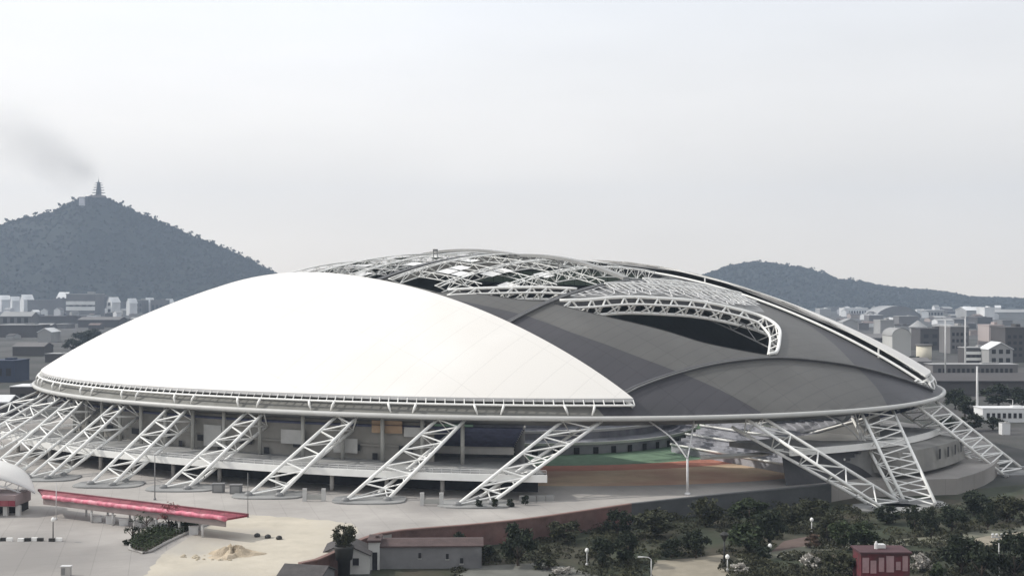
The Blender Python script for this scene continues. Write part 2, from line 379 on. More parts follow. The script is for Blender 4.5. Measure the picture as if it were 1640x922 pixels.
# lattice truss hung along the far edge of each opening
def edge_truss(line, depth, n, r, double=True):
    L = smoothline(line, 1.0); pts = [P3(*p, .4) for p in L]; k = len(pts)
    c = [sum((p[0] for p in L)) / k, sum((p[1] for p in L)) / k]
    low = [p - Vector((0, 0, depth)) for p in pts]
    back = []
    for i, p in enumerate(pts):
        t = pts[min(i + 1, k - 1)] - pts[max(i - 1, 0)]; w = Vector((t.y, -t.x, 0)).normalized() * 2.6
        back.append(p + w * SIDE - Vector((0, 0, depth * .45)))
    ch = MB(); ch.path(pts, r * 1.25, 7); ch.path(low, r * 1.25, 7); ch.path(back, r, 6)
    o = ch.build('opening_truss', M_white, stadium, True)
    br = MB(); idx = [int(round(i * (k - 1) / n)) for i in range(n + 1)]
    for a in range(n):
        i, j = idx[a], idx[a + 1]; m_ = (i + j) // 2
        br.tube(low[i], pts[m_], r * .75, None, 5, False); br.tube(pts[m_], low[j], r * .75, None, 5, False)
        br.tube(back[i], pts[m_], r * .6, None, 4, False); br.tube(back[j], low[m_], r * .6, None, 4, False)
        br.tube(back[i], low[i], r * .6, None, 4, False)
    br.build('bracing', M_white, o)
SIDE = 1
edge_truss(E2, 4.4, 17, .38)
edge_truss(E2b, 3.4, 7, .34)
cz = [xy(*p) for p in [(-132, 6), (-118, 8), (-104, 18), (-90, 26), (-74, 30), (-74, 41), (-110, 41), (-130, 30)]]
v, f, nn = cdt_surface(cz, [], lambda c: 'c', 3.0, -3.2)['c']; mb = MB(); mb.add(v, f); cs_ = mb.build('added_ceiling', mat('added_ceiling_sheet', (.34, .34, .34), .8, .2, .1, seams=((AX_S, 6, .5, .55),)), stadium, True, [-q for q in nn])  # lighter ceiling sheet added to brighten the black opening
for t_ in (-30, -18, -6, 8, 20):                           # trusses hanging inside the opening
    mb = MB(); L = [P3(s_, t_, -3.0) for s_ in range(-122, -74, 4)]; L2 = [p - Vector((0, 0, 3.2)) for p in L]; mb.path(L, .2, 5); mb.path(L2, .2, 5)
    for i in range(len(L) - 1): mb.tube(L[i] if i % 2 else L2[i], L2[i + 1] if i % 2 else L[i + 1], .14, None, 4, False)
    if t_ > 0: mb.build('inner_truss', M_steel, stadium)
lz = [xy(*p) for p in [(-71, 35.5), (39, 35.5), (39, 74), (-71, 74)]]
v, f, nn = cdt_surface(lz, [], lambda c: 'c' if rad(*c) < .97 else None, 3.5, -1.2)['c']; mb = MB(); mb.add(v, f); mb.build('added_pale_lining', mat('added_lining_sheet', (.7, .7, .69), .8, .15, .1, seams=((AX_S, 5, .4, .6), (AX_T, 6, .3, .7))), stadium, True, [-q for q in nn])  # pale sheet added under the far roof to lighten the dark bays
# arches carried over the lattice between the tracks
mb = MB()
for l, h in (([(-74, -20), (-84, 2), (-93, 20)], 1.6), ([(-76, -5), (-84, 15), (-88, 28)], 2.0)):
    q = smoothline(l, 2); mb.path([P3(*p, h) for p in q], .35, 6)
    for i in range(0, len(q) - 1, 1):
        mb.tube(P3(*q[i], h), P3(q[i + 1][0] - 2.6, q[i + 1][1], .4), .2, None, 4, False)
mb.build('arch_truss', M_white, stadium)
# rim tube
mb = MB(); mb.path([(*p, HR) for p in outline], .62, 10, closed=True); mb.build('rim_tube', M_rim, stadium, True)
mb = MB(); n = len(outline); vs = []
for a in A360: vs.append((*ring(a, .992), HR - .2)); vs.append((*ring(a, .94), HR - 2.4))
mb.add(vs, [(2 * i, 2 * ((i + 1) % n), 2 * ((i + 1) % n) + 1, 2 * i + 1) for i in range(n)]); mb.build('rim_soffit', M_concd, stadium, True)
# sliding panels
def panel(sign, tcut, kout, lift, name, m, thick):
    pts = [ring(a, kout) for a in arc_param(720)]
    keep = [p for p in pts if sign * (stc(*p)[1] - tcut) > 0]
    st_ = [stc(*p) for p in keep]
    # order the arc so that it starts and ends on the straight cut
    j = max(range(len(keep)), key=lambda i: math.dist(keep[i], keep[i - 1])); keep = keep[j:] + keep[:j]
    a, b = stc(*keep[-1]), stc(*keep[0]); m_ = int(abs(a[0] - b[0]) / 2)
    cut = [xy(a[0] + (b[0] - a[0]) * i / m_, tcut) for i in range(0, m_ + 1)]
    ol = keep + cut
    v, f, nn = cdt_surface(ol, [], lambda c: 'p', 3.0, lift)['p']
    mb = MB(); mb.add(v, f); o = mb.build(name, m, stadium, True, nn)
    mb = MB(); n = len(ol); vs = []
    for p in ol:
        z = zdome(*p) + lift; vs.append((*p, z)); vs.append((*p, z - thick))
    mb.add(vs, [(2 * i + 1, 2 * ((i + 1) % n) + 1, 2 * ((i + 1) % n), 2 * i) for i in range(n)])
    mb.build('panel_edge', M_whitedull if sign < 0 else M_white, o)
    # soffit sheet so that the panel has a real thickness
    mb = MB(); mb.add([(x, y, z - thick) for x, y, z in v], [tuple(reversed(q)) for q in f]); mb.build('panel_soffit', M_steel, o, True)
    return o, keep, cut
p1, arc1, cut1 = panel(-1, -60.17, .984, 2.75, 'sliding_roof_panel', M_membrane, .85)
p2, arc2, cut2 = panel(1, 41.9, .975, 3.3, 'sliding_roof_panel', M_membrane, .6)
for o, arc, cut in ((p1, arc1, cut1), (p2, arc2, cut2)):
    mb = MB(); out = [Vector((*p, zdome(*p) + 1.15)) for p in arc]
    out = [p + (Vector((p.x - CX, p.y - CY, 0)).normalized() * .9) for p in out]
    mb.path(out, .27, 7)
    e = [Vector((*p, zdome(*p) + .75)) for p in cut]; mb.path(e, .42, 7)
    for i in range(0, len(arc), 2):
        mb.tube(out[i], Vector((*arc[i], zdome(*arc[i]) + 2.4)), random.uniform(.09, .17), None, 4, False)
    mb.build('panel_rail', M_white, o, True)
    for i in range(0, len(arc), 1):
        if i % 18 in (0, 6):
            mb = MB(); d = Vector((out[i].x - CX, out[i].y - CY, 0)).normalized(); tdir = Vector((-d.y, d.x, 0)) * (.8 if i % 18 == 0 else -.8)
            g = out[i] + d * .6 + tdir; g.z = HR + .75
            mb.path([out[i], out[i].lerp(g, .45) + d * .35, g], [.34, .3, .18], 6); mb.build('bracket', M_white, o, True)
    for i in range(6, len(cut), 30):
        p = Vector((*cut[i], zdome(*cut[i]))); mb = MB(); mb.tube(p + Vector((0, 0, -.1)), p + Vector((0, 0, 2.6)), .28, None, 5); mb.build('bracket', M_white, o)
# bogie gear at the far panel's near corner
mb = MB()
e = Vector((*cut2[0], zdome(*cut2[0]))) if cut2[0][1] < cut2[-1][1] else Vector((*cut2[-1], zdome(*cut2[-1])))
for i in range(6):
    q = e + Vector((random.uniform(-2.5, .8), random.uniform(-1.5, 1.5), random.uniform(.4, 2.2)))
    mb.tube(q, q + Vector((random.uniform(-2, 2), random.uniform(-1, 1), random.uniform(-1.6, .6))), .3, None, 5)
mb.build('panel_bogie', M_white, p2)
# little roof masts
for px, py in ((708, 411), (876, 413)):
    s_, t_ = (-5.5, -22) if px < 800 else (-52, -14)
    p = P3(s_, t_); mb = MB()
    for dx in (-.6, .6): mb.tube(p + Vector((dx, 0, 0)), p + Vector((dx, 0, 2.6)), .16, None, 5)
    mb.box(p + Vector((0, 0, 2.3)), (1.6, .5, .6)); mb.build('roof_mast', M_steel, stadium)

# ------------------------------------------------------------------ slanted lattice legs
def rimpt(px, k=.985, z=HR - .7):
    a = near_a(px); x, y = ring(a, k); return Vector((x, y, z))
def leg(bA, bB, tA, tB, zb=0.0, n=5, cin=6.0, r=.4):
    A0, B0 = Vector((*gp(*bA, zb), zb)), Vector((*gp(*bB, zb), zb))
    A1, B1 = rimpt(tA), rimpt(tB)
    c = Vector((CX, CY, 0)); inw = (c - A0); inw.z = 0; inw.normalize()
    wv = (A1 - A0).normalized(); 
    C0 = (A0 + B0) / 2 + inw * cin; C1 = (A1 + B1) / 2 + inw * (cin + 1) + Vector((0, 0, -2.6))
    C0 = C0.lerp(C1, .02)
    for P in (A0, B0, C0): P.z = zb + .35
    ch = MB()
    for p, q in ((A0, A1), (B0, B1), (C0, C1)): ch.tube(p - (q - p).normalized() * .3, q, r, None, 8)
    o = ch.build('truss_leg', M_white, stadium, True)
    br = MB()
    for (p, q, p2_, q2, wk_) in ((A0, A1, B0, B1, .48), (B0, B1, C0, C1, .42), (A0, A1, C0, C1, .34)):
        for i in range(n):
            u0, u1 = (i + .05) / n, (i + 1) / n; um = (u0 + u1) / 2
            br.tube(p.lerp(q, u0), p2_.lerp(q2, um), r * wk_, None, 5, False)
            br.tube(p2_.lerp(q2, um), p.lerp(q, u1), r * wk_, None, 5, False)
    br.build('bracing', M_white, o)
    # raised kerbed plinth round the foot
    m_ = (A0 + B0 + C0) / 3; pl = []
    for j in range(20):
        th = 2 * math.pi * j / 20; pl.append((m_.x + 8.2 * math.copysign(abs(math.cos(th)) ** .6, math.cos(th)), m_.y + 5.4 * math.copysign(abs(math.sin(th)) ** .6, math.sin(th))))
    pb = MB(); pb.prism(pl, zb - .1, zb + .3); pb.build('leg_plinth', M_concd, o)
    for P in (A0, B0, C0):
        ft = MB(); ft.lathe((P.x, P.y, zb + .28), [(1.0, 0), (.9, .5), (.55, .8)], 10); ft.build('leg_foot', M_steel, o)
leg((-230, 752), (-175, 756), 58, 68)
leg((-125, 757), (-80, 760), 74, 92)
leg((-30, 764), (6, 766), 106, 126)
leg((45, 767), (76, 768), 177, 195)
leg((145, 777), (180, 779), 262, 292)
leg((262, 783), (300, 785), 388, 415)
leg((398, 795), (447, 796), 535, 568)
leg((553, 804), (620, 803), 700, 745)
leg((732, 811), (785, 809), 905, 968)
leg((1442, 806), (1430, 826), 1233, 1205, -4)
leg((1449, 806), (1500, 812), 1392, 1442, -4, 6)
leg((1638, 752), (1610, 764), 1507, 1480, -4, 9)
# branching columns under the rim
for bx, by, tops in ((1101, 792, (1052, 1128)), (1380, 760, (1345, 1395, 1420))):
    x, y = gp(bx, by); mb = MB(); b = Vector((x, y, 0)); k = b + Vector((0, 0, 8.2))
    mb.tube(b, k, .3, .26, 8); mb.lathe(b, [(.7, 0), (.7, .4), (.35, .6)], 10)
    for i, tx in enumerate(tops):
        e = rimpt(tx, .97, HR - 1); m_ = k.lerp(e, .4) + Vector((0, 0, 1.2 if i == 0 else -.2)); mb.path(smoothline([k, m_, e], 1.0), .19, 6)
    mb.build('branching_column', M_whitedull, stadium, True)

# ------------------------------------------------------------------ stands inside and the deck round them
def sector(a0, a1, n=60):
    if a1 < a0: a1 += 2 * math.pi
    return [a0 + (a1 - a0) * i / n for i in range(n + 1)]
def ringsweep(mb, aa, prof):                          # prof: list of (k, z), swept along the outline
    k = len(prof); vs = []
    for a in aa:
        for kk, z in prof: vs.append((*ring(a, kk), z))
    mb.add(vs, [(i * k + j, (i + 1) * k + j, (i + 1) * k + j + 1, i * k + j + 1) for i in range(len(aa) - 1) for j in range(k - 1)])
    mb.add([vs[j] for j in range(k)], [tuple(range(k))]) if k > 2 else None
    mb.add([vs[-k + j] for j in range(k)], [tuple(range(k))[::-1]]) if k > 2 else None
aL, aE, aR0, aR1 = near_a(74), near_a(862), near_a(1262), near_a(1500)
# direction of travel along the rim, from the left tip to the entrance
dirn = 1 if ((aE - aL) % (2 * math.pi)) < math.pi else -1
def arcs(p0, p1, n=60):
    d = (p1 - p0) % (2 * math.pi) if dirn == 1 else -((p0 - p1) % (2 * math.pi))
    return [p0 + d * i / n for i in range(n + 1)]
left_arc = arcs(aL, aE, 80); right_arc = arcs(aR0, aR1, 40); back_arc = arcs(aR1, aL, 120)
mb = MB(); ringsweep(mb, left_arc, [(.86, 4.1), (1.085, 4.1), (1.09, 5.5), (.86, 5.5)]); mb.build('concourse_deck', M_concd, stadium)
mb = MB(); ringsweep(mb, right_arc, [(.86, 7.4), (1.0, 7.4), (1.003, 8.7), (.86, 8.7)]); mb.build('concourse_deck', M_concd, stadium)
for arc_, k_, z_ in ((left_arc, 1.092, 4.0), (right_arc, 1.006, 7.3)):
    mb = MB(); ringsweep(mb, arc_, [(k_ - .004, z_), (k_, z_), (k_, z_ + 1.6), (k_ - .004, z_ + 1.6)]); mb.build('deck_edge', M_white, stadium)
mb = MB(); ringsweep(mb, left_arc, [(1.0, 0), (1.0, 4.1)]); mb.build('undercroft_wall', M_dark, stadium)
mb = MB(); ringsweep(mb, right_arc, [(1.0, -4), (.985, 7.4)]); mb.build('undercroft_wall', M_dsteel, stadium)  # dark wall colour stands in for the shade below the right deck
for a in left_arc[3::6]:
    mb = MB(); x, y = ring(a, 1.068); mb.tube((x, y, 0), (x, y, 4.1), .5, None, 10); mb.build('deck_column', M_conc, stadium, True)
for i, a in enumerate(left_arc[6:72:5]):
    mb = MB(); x, y = ring(a, .965); mb.tube((x, y, 5.5), (x, y, 16.4), .5, None, 10); mb.build('upper_column', M_wall, stadium, True)
aW = near_a(690); M_pale_ = mat('pale_wall_panel', (.4, .4, .39), .85, .15, .2)
wall_arc = arcs(aL, aW, 60)
mb = MB(); ringsweep(mb, wall_arc, [(.945, 5.5), (.945, 8.8), (.95, 8.8), (.95, 9.3), (.945, 9.3), (.945, 16.5)]); mb.build('outer_wall', M_outer, stadium)
for i in range(2, 58, 3):                              # doors and window openings in the outer wall
    a0, a1 = wall_arc[i], wall_arc[i + 1]; h = (2.6, 3.4, 1.6)[i % 3]; z0 = 5.6 if i % 2 else 7.6
    mb = MB(); vs = [(*ring(a, .952), z) for a in (a0, a0 + (a1 - a0) * (.6 if i % 2 else 1.6)) for z in (z0, z0 + h)]
    mb.add(vs, [(0, 2, 3, 1)]); mb.build('wall_window' if i % 2 == 0 else 'wall_door', M_dark, stadium)
for a0, a1, z0, z1, m_ in ((near_a(585), near_a(637), 12.2, 15.2, M_tan), (near_a(300), near_a(330), 6.5, 12, M_pale_), (near_a(430), near_a(470), 8.5, 12, M_pale_), (near_a(640), near_a(680), 11.5, 13.8, M_pale_), (near_a(520), near_a(560), 7, 10.5, M_pale_)):
    mb = MB(); ringsweep(mb, arcs(a0, a1, 6), [(.956, z0), (.956, z1)]); mb.build('wall_panel', m_, stadium)
# railing on the deck edge
mb = MB()
for z in (6.0, 6.5): mb.path([(*ring(a, 1.083), z) for a in left_arc], .05, 4)
for a in left_arc: mb.tube((*ring(a, 1.083), 5.5), (*ring(a, 1.083), 6.5), .05, None, 4)
mb.build('deck_railing', M_whitedull, stadium)
# seating bowl, open at the entrance
bowl = arcs(aR0, aE, 200) if False else arcs(near_a(1440), near_a(845), 200)
def tier(k0, z0, k1, z1, n, m):
    prof = []
    for i in range(n):
        ka = k0 + (k1 - k0) * i / n; kb = k0 + (k1 - k0) * (i + 1) / n; za = z0 + (z1 - z0) * (i + 1) / n
        prof += [(ka, z0 + (z1 - z0) * i / n), (ka, za)]
    prof.append((k1, z1)); mb = MB()
    k = len(prof); vs = []
    for a in bowl:
        for kk, z in prof: vs.append((*ring(a, kk), z))
    mb.add(vs, [(i * k + j, (i + 1) * k + j, (i + 1) * k + j + 1, i * k + j + 1) for i in range(len(bowl) - 1) for j in range(k - 1)])
    o = mb.build('seating_tier', m, stadium)
    for a in (bowl[0], bowl[-1]):
        poly = [(*ring(a, kk), z) for kk, z in prof] + [(*ring(a, k1), 0), (*ring(a, k0), 0)]
        mb = MB(); mb.add(poly, [tuple(range(len(poly)))]); mb.build('end_wall', M_concd, o)
        mb = MB(); mb.path([Vector((*ring(a, k0 + (k1 - k0) * u), z0 + (z1 - z0) * u + .5)) for u in (0, .25, .5, .75, 1)], .3, 5); mb.build('end_parapet', M_white, o)
    return o
tier(.68, 1.6, .81, 5.6, 8, M_seatp); tier(.83, 7.6, .965, 14.2, 10, M_seat)
mb = MB(); ringsweep(mb, bowl, [(.672, 0), (.672, 2.4), (.678, 2.4)]); ringsweep(mb, bowl, [(.812, 5.4), (.812, 8.4), (.822, 8.4)]); mb.build('tier_fascia', M_white, stadium)
mb = MB(); ringsweep(mb, arcs(near_a(1180), near_a(1290), 16), [(.9, 5.2), (.9, 6.4), (.93, 6.4)]); mb.build('deck_parapet', M_white, stadium)
A_, B_ = Vector((46.3, 345, 0)), Vector((77.8, 291, 0)); nb = Vector((.87, .5, 0)); vs = []; prof = []
for i in range(9): prof += [(1.8 * i, 1.5 + .75 * i), (1.8 * i, 1.5 + .75 * (i + 1))] if i else [(0, 0), (0, 2.25)]
prof.append((18, 8.25)); mb = MB(); k = len(prof)
for P in (A_, B_):
    for dd, z in prof: vs.append((P.x + nb.x * dd, P.y + nb.y * dd, z))
mb.add(vs, [(j, k + j, k + j + 1, j + 1) for j in range(k - 1)]); sd_ = mb.build('side_stand', M_seatp, stadium)
mb = MB(); mb.add([vs[k + j] for j in range(k)] + [(B_.x + nb.x * 18, B_.y + nb.y * 18, 0)], [tuple(range(k + 1))[::-1]]); mb.build('end_wall', M_concd, sd_)
for dd, z in ((-.15, 2.3), (5.2, 5.0), (10.6, 7.2)):
    mb = MB(); mb.path([P + nb * dd + Vector((0, 0, z)) for P in (A_, A_.lerp(B_, .5), B_)], .32, 6); mb.build('parapet', M_white, sd_)
mb = MB(); mb.box((66, 356, 5.6), (15, 5, 3.4), -.5); o = mb.build('viewing_box', mat('beige_box', (.55, .46, .34), .8, .15, .3), stadium)
mb = MB(); mb.box((64, 356, 7.6), (24, 7, .6), -.5); mb.build('roof', M_white, o)
ent = arcs(near_a(760), near_a(1506), 90) ; ent += [ent[-1] + dirn * .03 * i for i in range(1, 30)]
mb = MB(); ringsweep(mb, ent, [(.50, 0), (.50, 2.6), (.447, 3.6), (.447, 5.4), (.402, 6.4), (.402, 9.0), (.34, 9.6)]); iw = mb.build('inner_stand', mat('inner_stand_wall', (.34, .345, .38), .85, .3, .15, stain=((.2, .2, .24), .12)), stadium)
for k_, z_ in ((.503, 2.7), (.45, 5.4), (.405, 8.6)):
    mb = MB(); ringsweep(mb, ent, [(k_, z_), (k_ + .002, z_ + .75), (k_ - .006, z_ + .75)]); mb.build('stand_fascia', M_white, iw)
for i in range(4, 112, 7):
    mb = MB(); vs = [(*ring(a, .5025), z) for a in (ent[i], ent[i + 2]) for z in (.1, 2.0)]; mb.add(vs, [(0, 2, 3, 1)]); mb.build('stand_doorway', M_dark, iw)
M_blk = mat('service_block_render', (.24, .235, .22), .85, .2, .15, stain=((.16, .155, .15), .1))
# service block by the right-hand legs
mb = MB(); ringsweep(mb, arcs(near_a(1400), near_a(1500), 24), [(1.0, 1.2), (1.05, 1.2), (1.045, 6.8), (.98, 7.2)]); o = mb.build('service_block', M_blk, stadium)
ac = arcs(near_a(1440), near_a(1500), 16)
for i in (3, 6, 9, 12):
    mb = MB(); vs = [(*ring(a, 1.052), z) for a in (ac[i], ac[i] + (ac[i + 1] - ac[i]) * .7) for z in (3.6, 6.2)]
    mb.add(vs, [(0, 2, 3, 1)]); mb.build('block_window', M_dark, o)

# ------------------------------------------------------------------ ground, plaza, pitch
ZL = -4.0                                              # the lower ground round the plaza
M_ground = mat('town_ground', (.07, .067, .066), .95, .35, .012, bump=.2, fine=.15, stain=((.04, .043, .037), .02))
mb = MB(); mb.sheet([(-4400, -200), (4400, -200), (4400, 6100), (-4400, 6100)], ZL); struct(mb, 'ground', M_ground)
edge_px = [(1372, 770), (1330, 777), (1250, 785), (1130, 796), (1010, 809), (860, 831), (760, 842), (640, 852), (590, 862), (555, 878), (507, 899), (480, 905), (440, 940), (420, 1000)]
edge = [gp(*p) for p in edge_px]
plz = edge + [(-60, 150), (-260, 150), (-260, 330), (-210, 400), (-175, 470)] + [ring(a, 1.15) for a in arcs(near_a(60), near_a(60), 2)[:0]]
aa = arcs(near_a(1440), near_a(70), 60); rr_ = [ring(a, 1.10) for a in aa]
plz = edge + [(-60, 150), (-260, 150), (-260, 340)] + rr_[::-1]
M_plaza = mat('plaza_paving', (.345, .325, .305), .9, .2, .05, bump=.08, stain=((.22, .208, .198), .018), seams=(((.96, .28), 6, .12, .82), ((-.28, .96), 6, .12, .82)))
mb = MB(); mb.prism(plz, ZL, 0.0); struct(mb, 'plaza', M_plaza)
M_sand = mat('sandy_earth', (.45, .41, .34), .95, .16, .12, bump=.25, stain=((.36, .335, .295), .06))
sand = [gp(*p) for p in [(330, 842), (380, 826), (470, 828), (560, 838), (570, 856), (540, 878), (500, 898), (455, 915), (400, 990), (200, 990), (240, 910), (270, 880)]]
sl_ = [(a + random.uniform(-.5, .5), b + random.uniform(-.9, .9)) for a, b in smoothline(sand, 1.2)[:-1]]
mb = MB(); mb.sheet(sl_, .004); struct(mb, 'bare_earth', M_sand)
def ringsheet(k0, k1, z, m, name):
    mb = MB(); aa = [2 * math.pi * i / 120 for i in range(121)]
    if k0 == 0: mb.sheet([ring(a, k1) for a in aa[:-1]], z)
    else: ringsweep(mb, aa, [(k0, z), (k1, z)])
    return struct(mb, name, m)
ringsheet(0, .665, .004, mat('pitch_grass', (.16, .25, .17), .9, .25, .2), 'pitch')
ringsheet(.665, .74, .008, mat('red_track', (.44, .19, .14), .85, .2, .15), 'running_track')
ringsheet(.74, .93, .012, mat('tan_apron', (.53, .4, .28), .9, .25, .08, stain=((.4, .24, .18), .03)), 'apron')

# retaining wall along the plaza edge
M_brick = mat('brown_brick', (.135, .083, .074), .9, .35, .3, bump=.2, stain=((.17, .075, .068), .06))
def strip(mb, line, z0, z1, w):
    n = len(line); vs = []
    for i, p in enumerate(line):
        t = Vector(line[min(i + 1, n - 1)]) - Vector(line[max(i - 1, 0)]); q = Vector((t.y, -t.x)).normalized() * w
        for sx, z in ((-1, z0), (-1, z1), (1, z1), (1, z0)): vs.append((p[0] + q.x * sx, p[1] + q.y * sx, z))
    mb.add(vs, [(4 * i + j, 4 * i + (j + 1) % 4, 4 * i + 4 + (j + 1) % 4, 4 * i + 4 + j) for i in range(n - 1) for j in range(4)] + [(0, 1, 2, 3), (4 * n - 1, 4 * n - 2, 4 * n - 3, 4 * n - 4)])
M_wgrey = mat('dark_grey_wall', (.075, .078, .08), .9, .2, .2, bump=.1); M_cop = mat('coping_stone', (.2, .125, .11), .9, .2, .4); M_cop2 = mat('grey_coping', (.11, .112, .115), .9, .2, .3)
for seg, m1, m2, lab in ((edge[4:12], M_brick, M_cop, 'low reddish brown retaining wall along the edge of the pale plaza'), (edge[1:5], M_wgrey, M_cop2, 'dark grey retaining wall at the right end of the plaza')):
    we = smoothline(seg, 3); wl = thing('retaining_wall', lab, 'wall', (*we[0], ZL))
    mb = MB(); strip(mb, we, ZL - .1, .25, .3); mb.build('wall_face', m1, wl)
    mb = MB(); strip(mb, we, .252, .5, .45); mb.build('coping', m2, wl)

# ------------------------------------------------------------------ trees
M_leaf = [mat('dark_leaves', (.018, .025, .013), .85, .3, .4, island=.45), mat('mid_leaves', (.03, .043, .018), .85, .3, .4, island=.45),
          mat('olive_leaves', (.036, .039, .02), .85, .3, .4, island=.45), mat('brown_leaves', (.075, .05, .036), .85, .3, .4, island=.4),
          mat('pale_blossom', (.38, .36, .33), .85, .3, .4, island=.4), mat('pink_leaves', (.2, .07, .07), .85, .3, .4, island=.4)]
M_bark = mat('bark', (.07, .055, .045), .95, .3, 1.0, bump=.4)
def crown_mesh(h, rx, rz, n, leaf, flat=0.0, seed=0, gap=.25):
    rg = np.random.default_rng(seed); K = max(8, int(n / 95)); cs = []
    while len(cs) < K:
        p = rg.normal(size=3); p /= np.linalg.norm(p); p *= rg.uniform(.35, 1.0) ** .6
        if rg.random() < gap and p[2] < -.3: continue
        cs.append(p)
    cs = np.array(cs); v = []; f = []
    for i in range(n):
        c = cs[rg.integers(K)]; q = c + rg.normal(size=3) * .15
        ctr = np.array([q[0] * rx, q[1] * rx, h + q[2] * rz])
        a = rg.normal(size=3); a /= np.linalg.norm(a); b = np.cross(a, rg.normal(size=3)); b /= np.linalg.norm(b)
        l = leaf * rg.uniform(.6, 1.4); o = len(v)
        v += [ctr - a * l - b * l * .5, ctr + b * l * .2 - a * l * .1 , ctr + a * l, ctr - b * l * .7]
        f.append((o, o + 1, o + 2, o + 3))
    return v, f
def make_tree(name, label, cat, h, w, mi, n=700, leaf=.32, seed=0, trunkf=.45, group=None):
    root = thing(name, label, cat, (0, 0, 0), group)
    ch = h * (1 - trunkf); zc = h - ch / 2
    v, f = crown_mesh(zc, w / 2, ch / 2, n, leaf, seed=seed)
    mb = MB(); mb.add(v, f); mb.build('crown' if 'tree' in name else 'foliage', M_leaf[mi], root)
    mb = MB(); rg = random.Random(seed); r = .035 * h + .03
    mb.path([(0, 0, -.2), (rg.uniform(-.1, .1), rg.uniform(-.1, .1), h * trunkf * .6), (rg.uniform(-.2, .2), rg.uniform(-.2, .2), zc)], [r, r * .75, r * .35], 7)
    for i in range(5):
        th = i * 1.26 + rg.random(); z0 = h * trunkf * rg.uniform(.6, 1.1)
        mb.path([(0, 0, z0), (math.cos(th) * w * .18, math.sin(th) * w * .18, z0 + ch * .25), (math.cos(th) * w * .34, math.sin(th) * w * .34, z0 + ch * .5)], [r * .45, r * .3, r * .12], 5)
    mb.build('trunk' if 'tree' in name else 'stem', M_bark, root, True)
    return root
PROTO = {}
def plant(kind, px, py, h, w, label, mi=0, z=ZL, group=None):
    """a tree or shrub whose foot stands in photo pixel px, py"""
    key = (kind, mi, random.randint(0, 2))
    cfg = {'tree': ('tree', 'tree', .2, 1900, .34), 'conifer_tree': ('conifer_tree', 'tree', .1, 1500, .3), 'shrub': ('shrub', 'shrub', .06, 900, .2),
           'young_tree': ('young_tree', 'tree', .4, 420, .2)}[kind]
    if key not in PROTO:
        hh, ww = (6.0, 5.0) if 'tree' in kind else (2.0, 2.4)
        o = make_tree(cfg[0], label, cfg[1], hh, ww, mi, cfg[3], cfg[4], seed=len(PROTO) + 3, trunkf=cfg[2]); PROTO[key] = (o, hh, ww)
    else: o = copy_tree(PROTO[key][0])
    _, hh, ww = PROTO[key]
    o.location = (*gp(px, py, z), z); o.scale = (w / ww, w / ww, h / hh); o.rotation_euler.z = random.uniform(0, 6.28)
    o['label'] = label
    if group: o['group'] = group
    elif 'group' in o: del o['group']
    return o
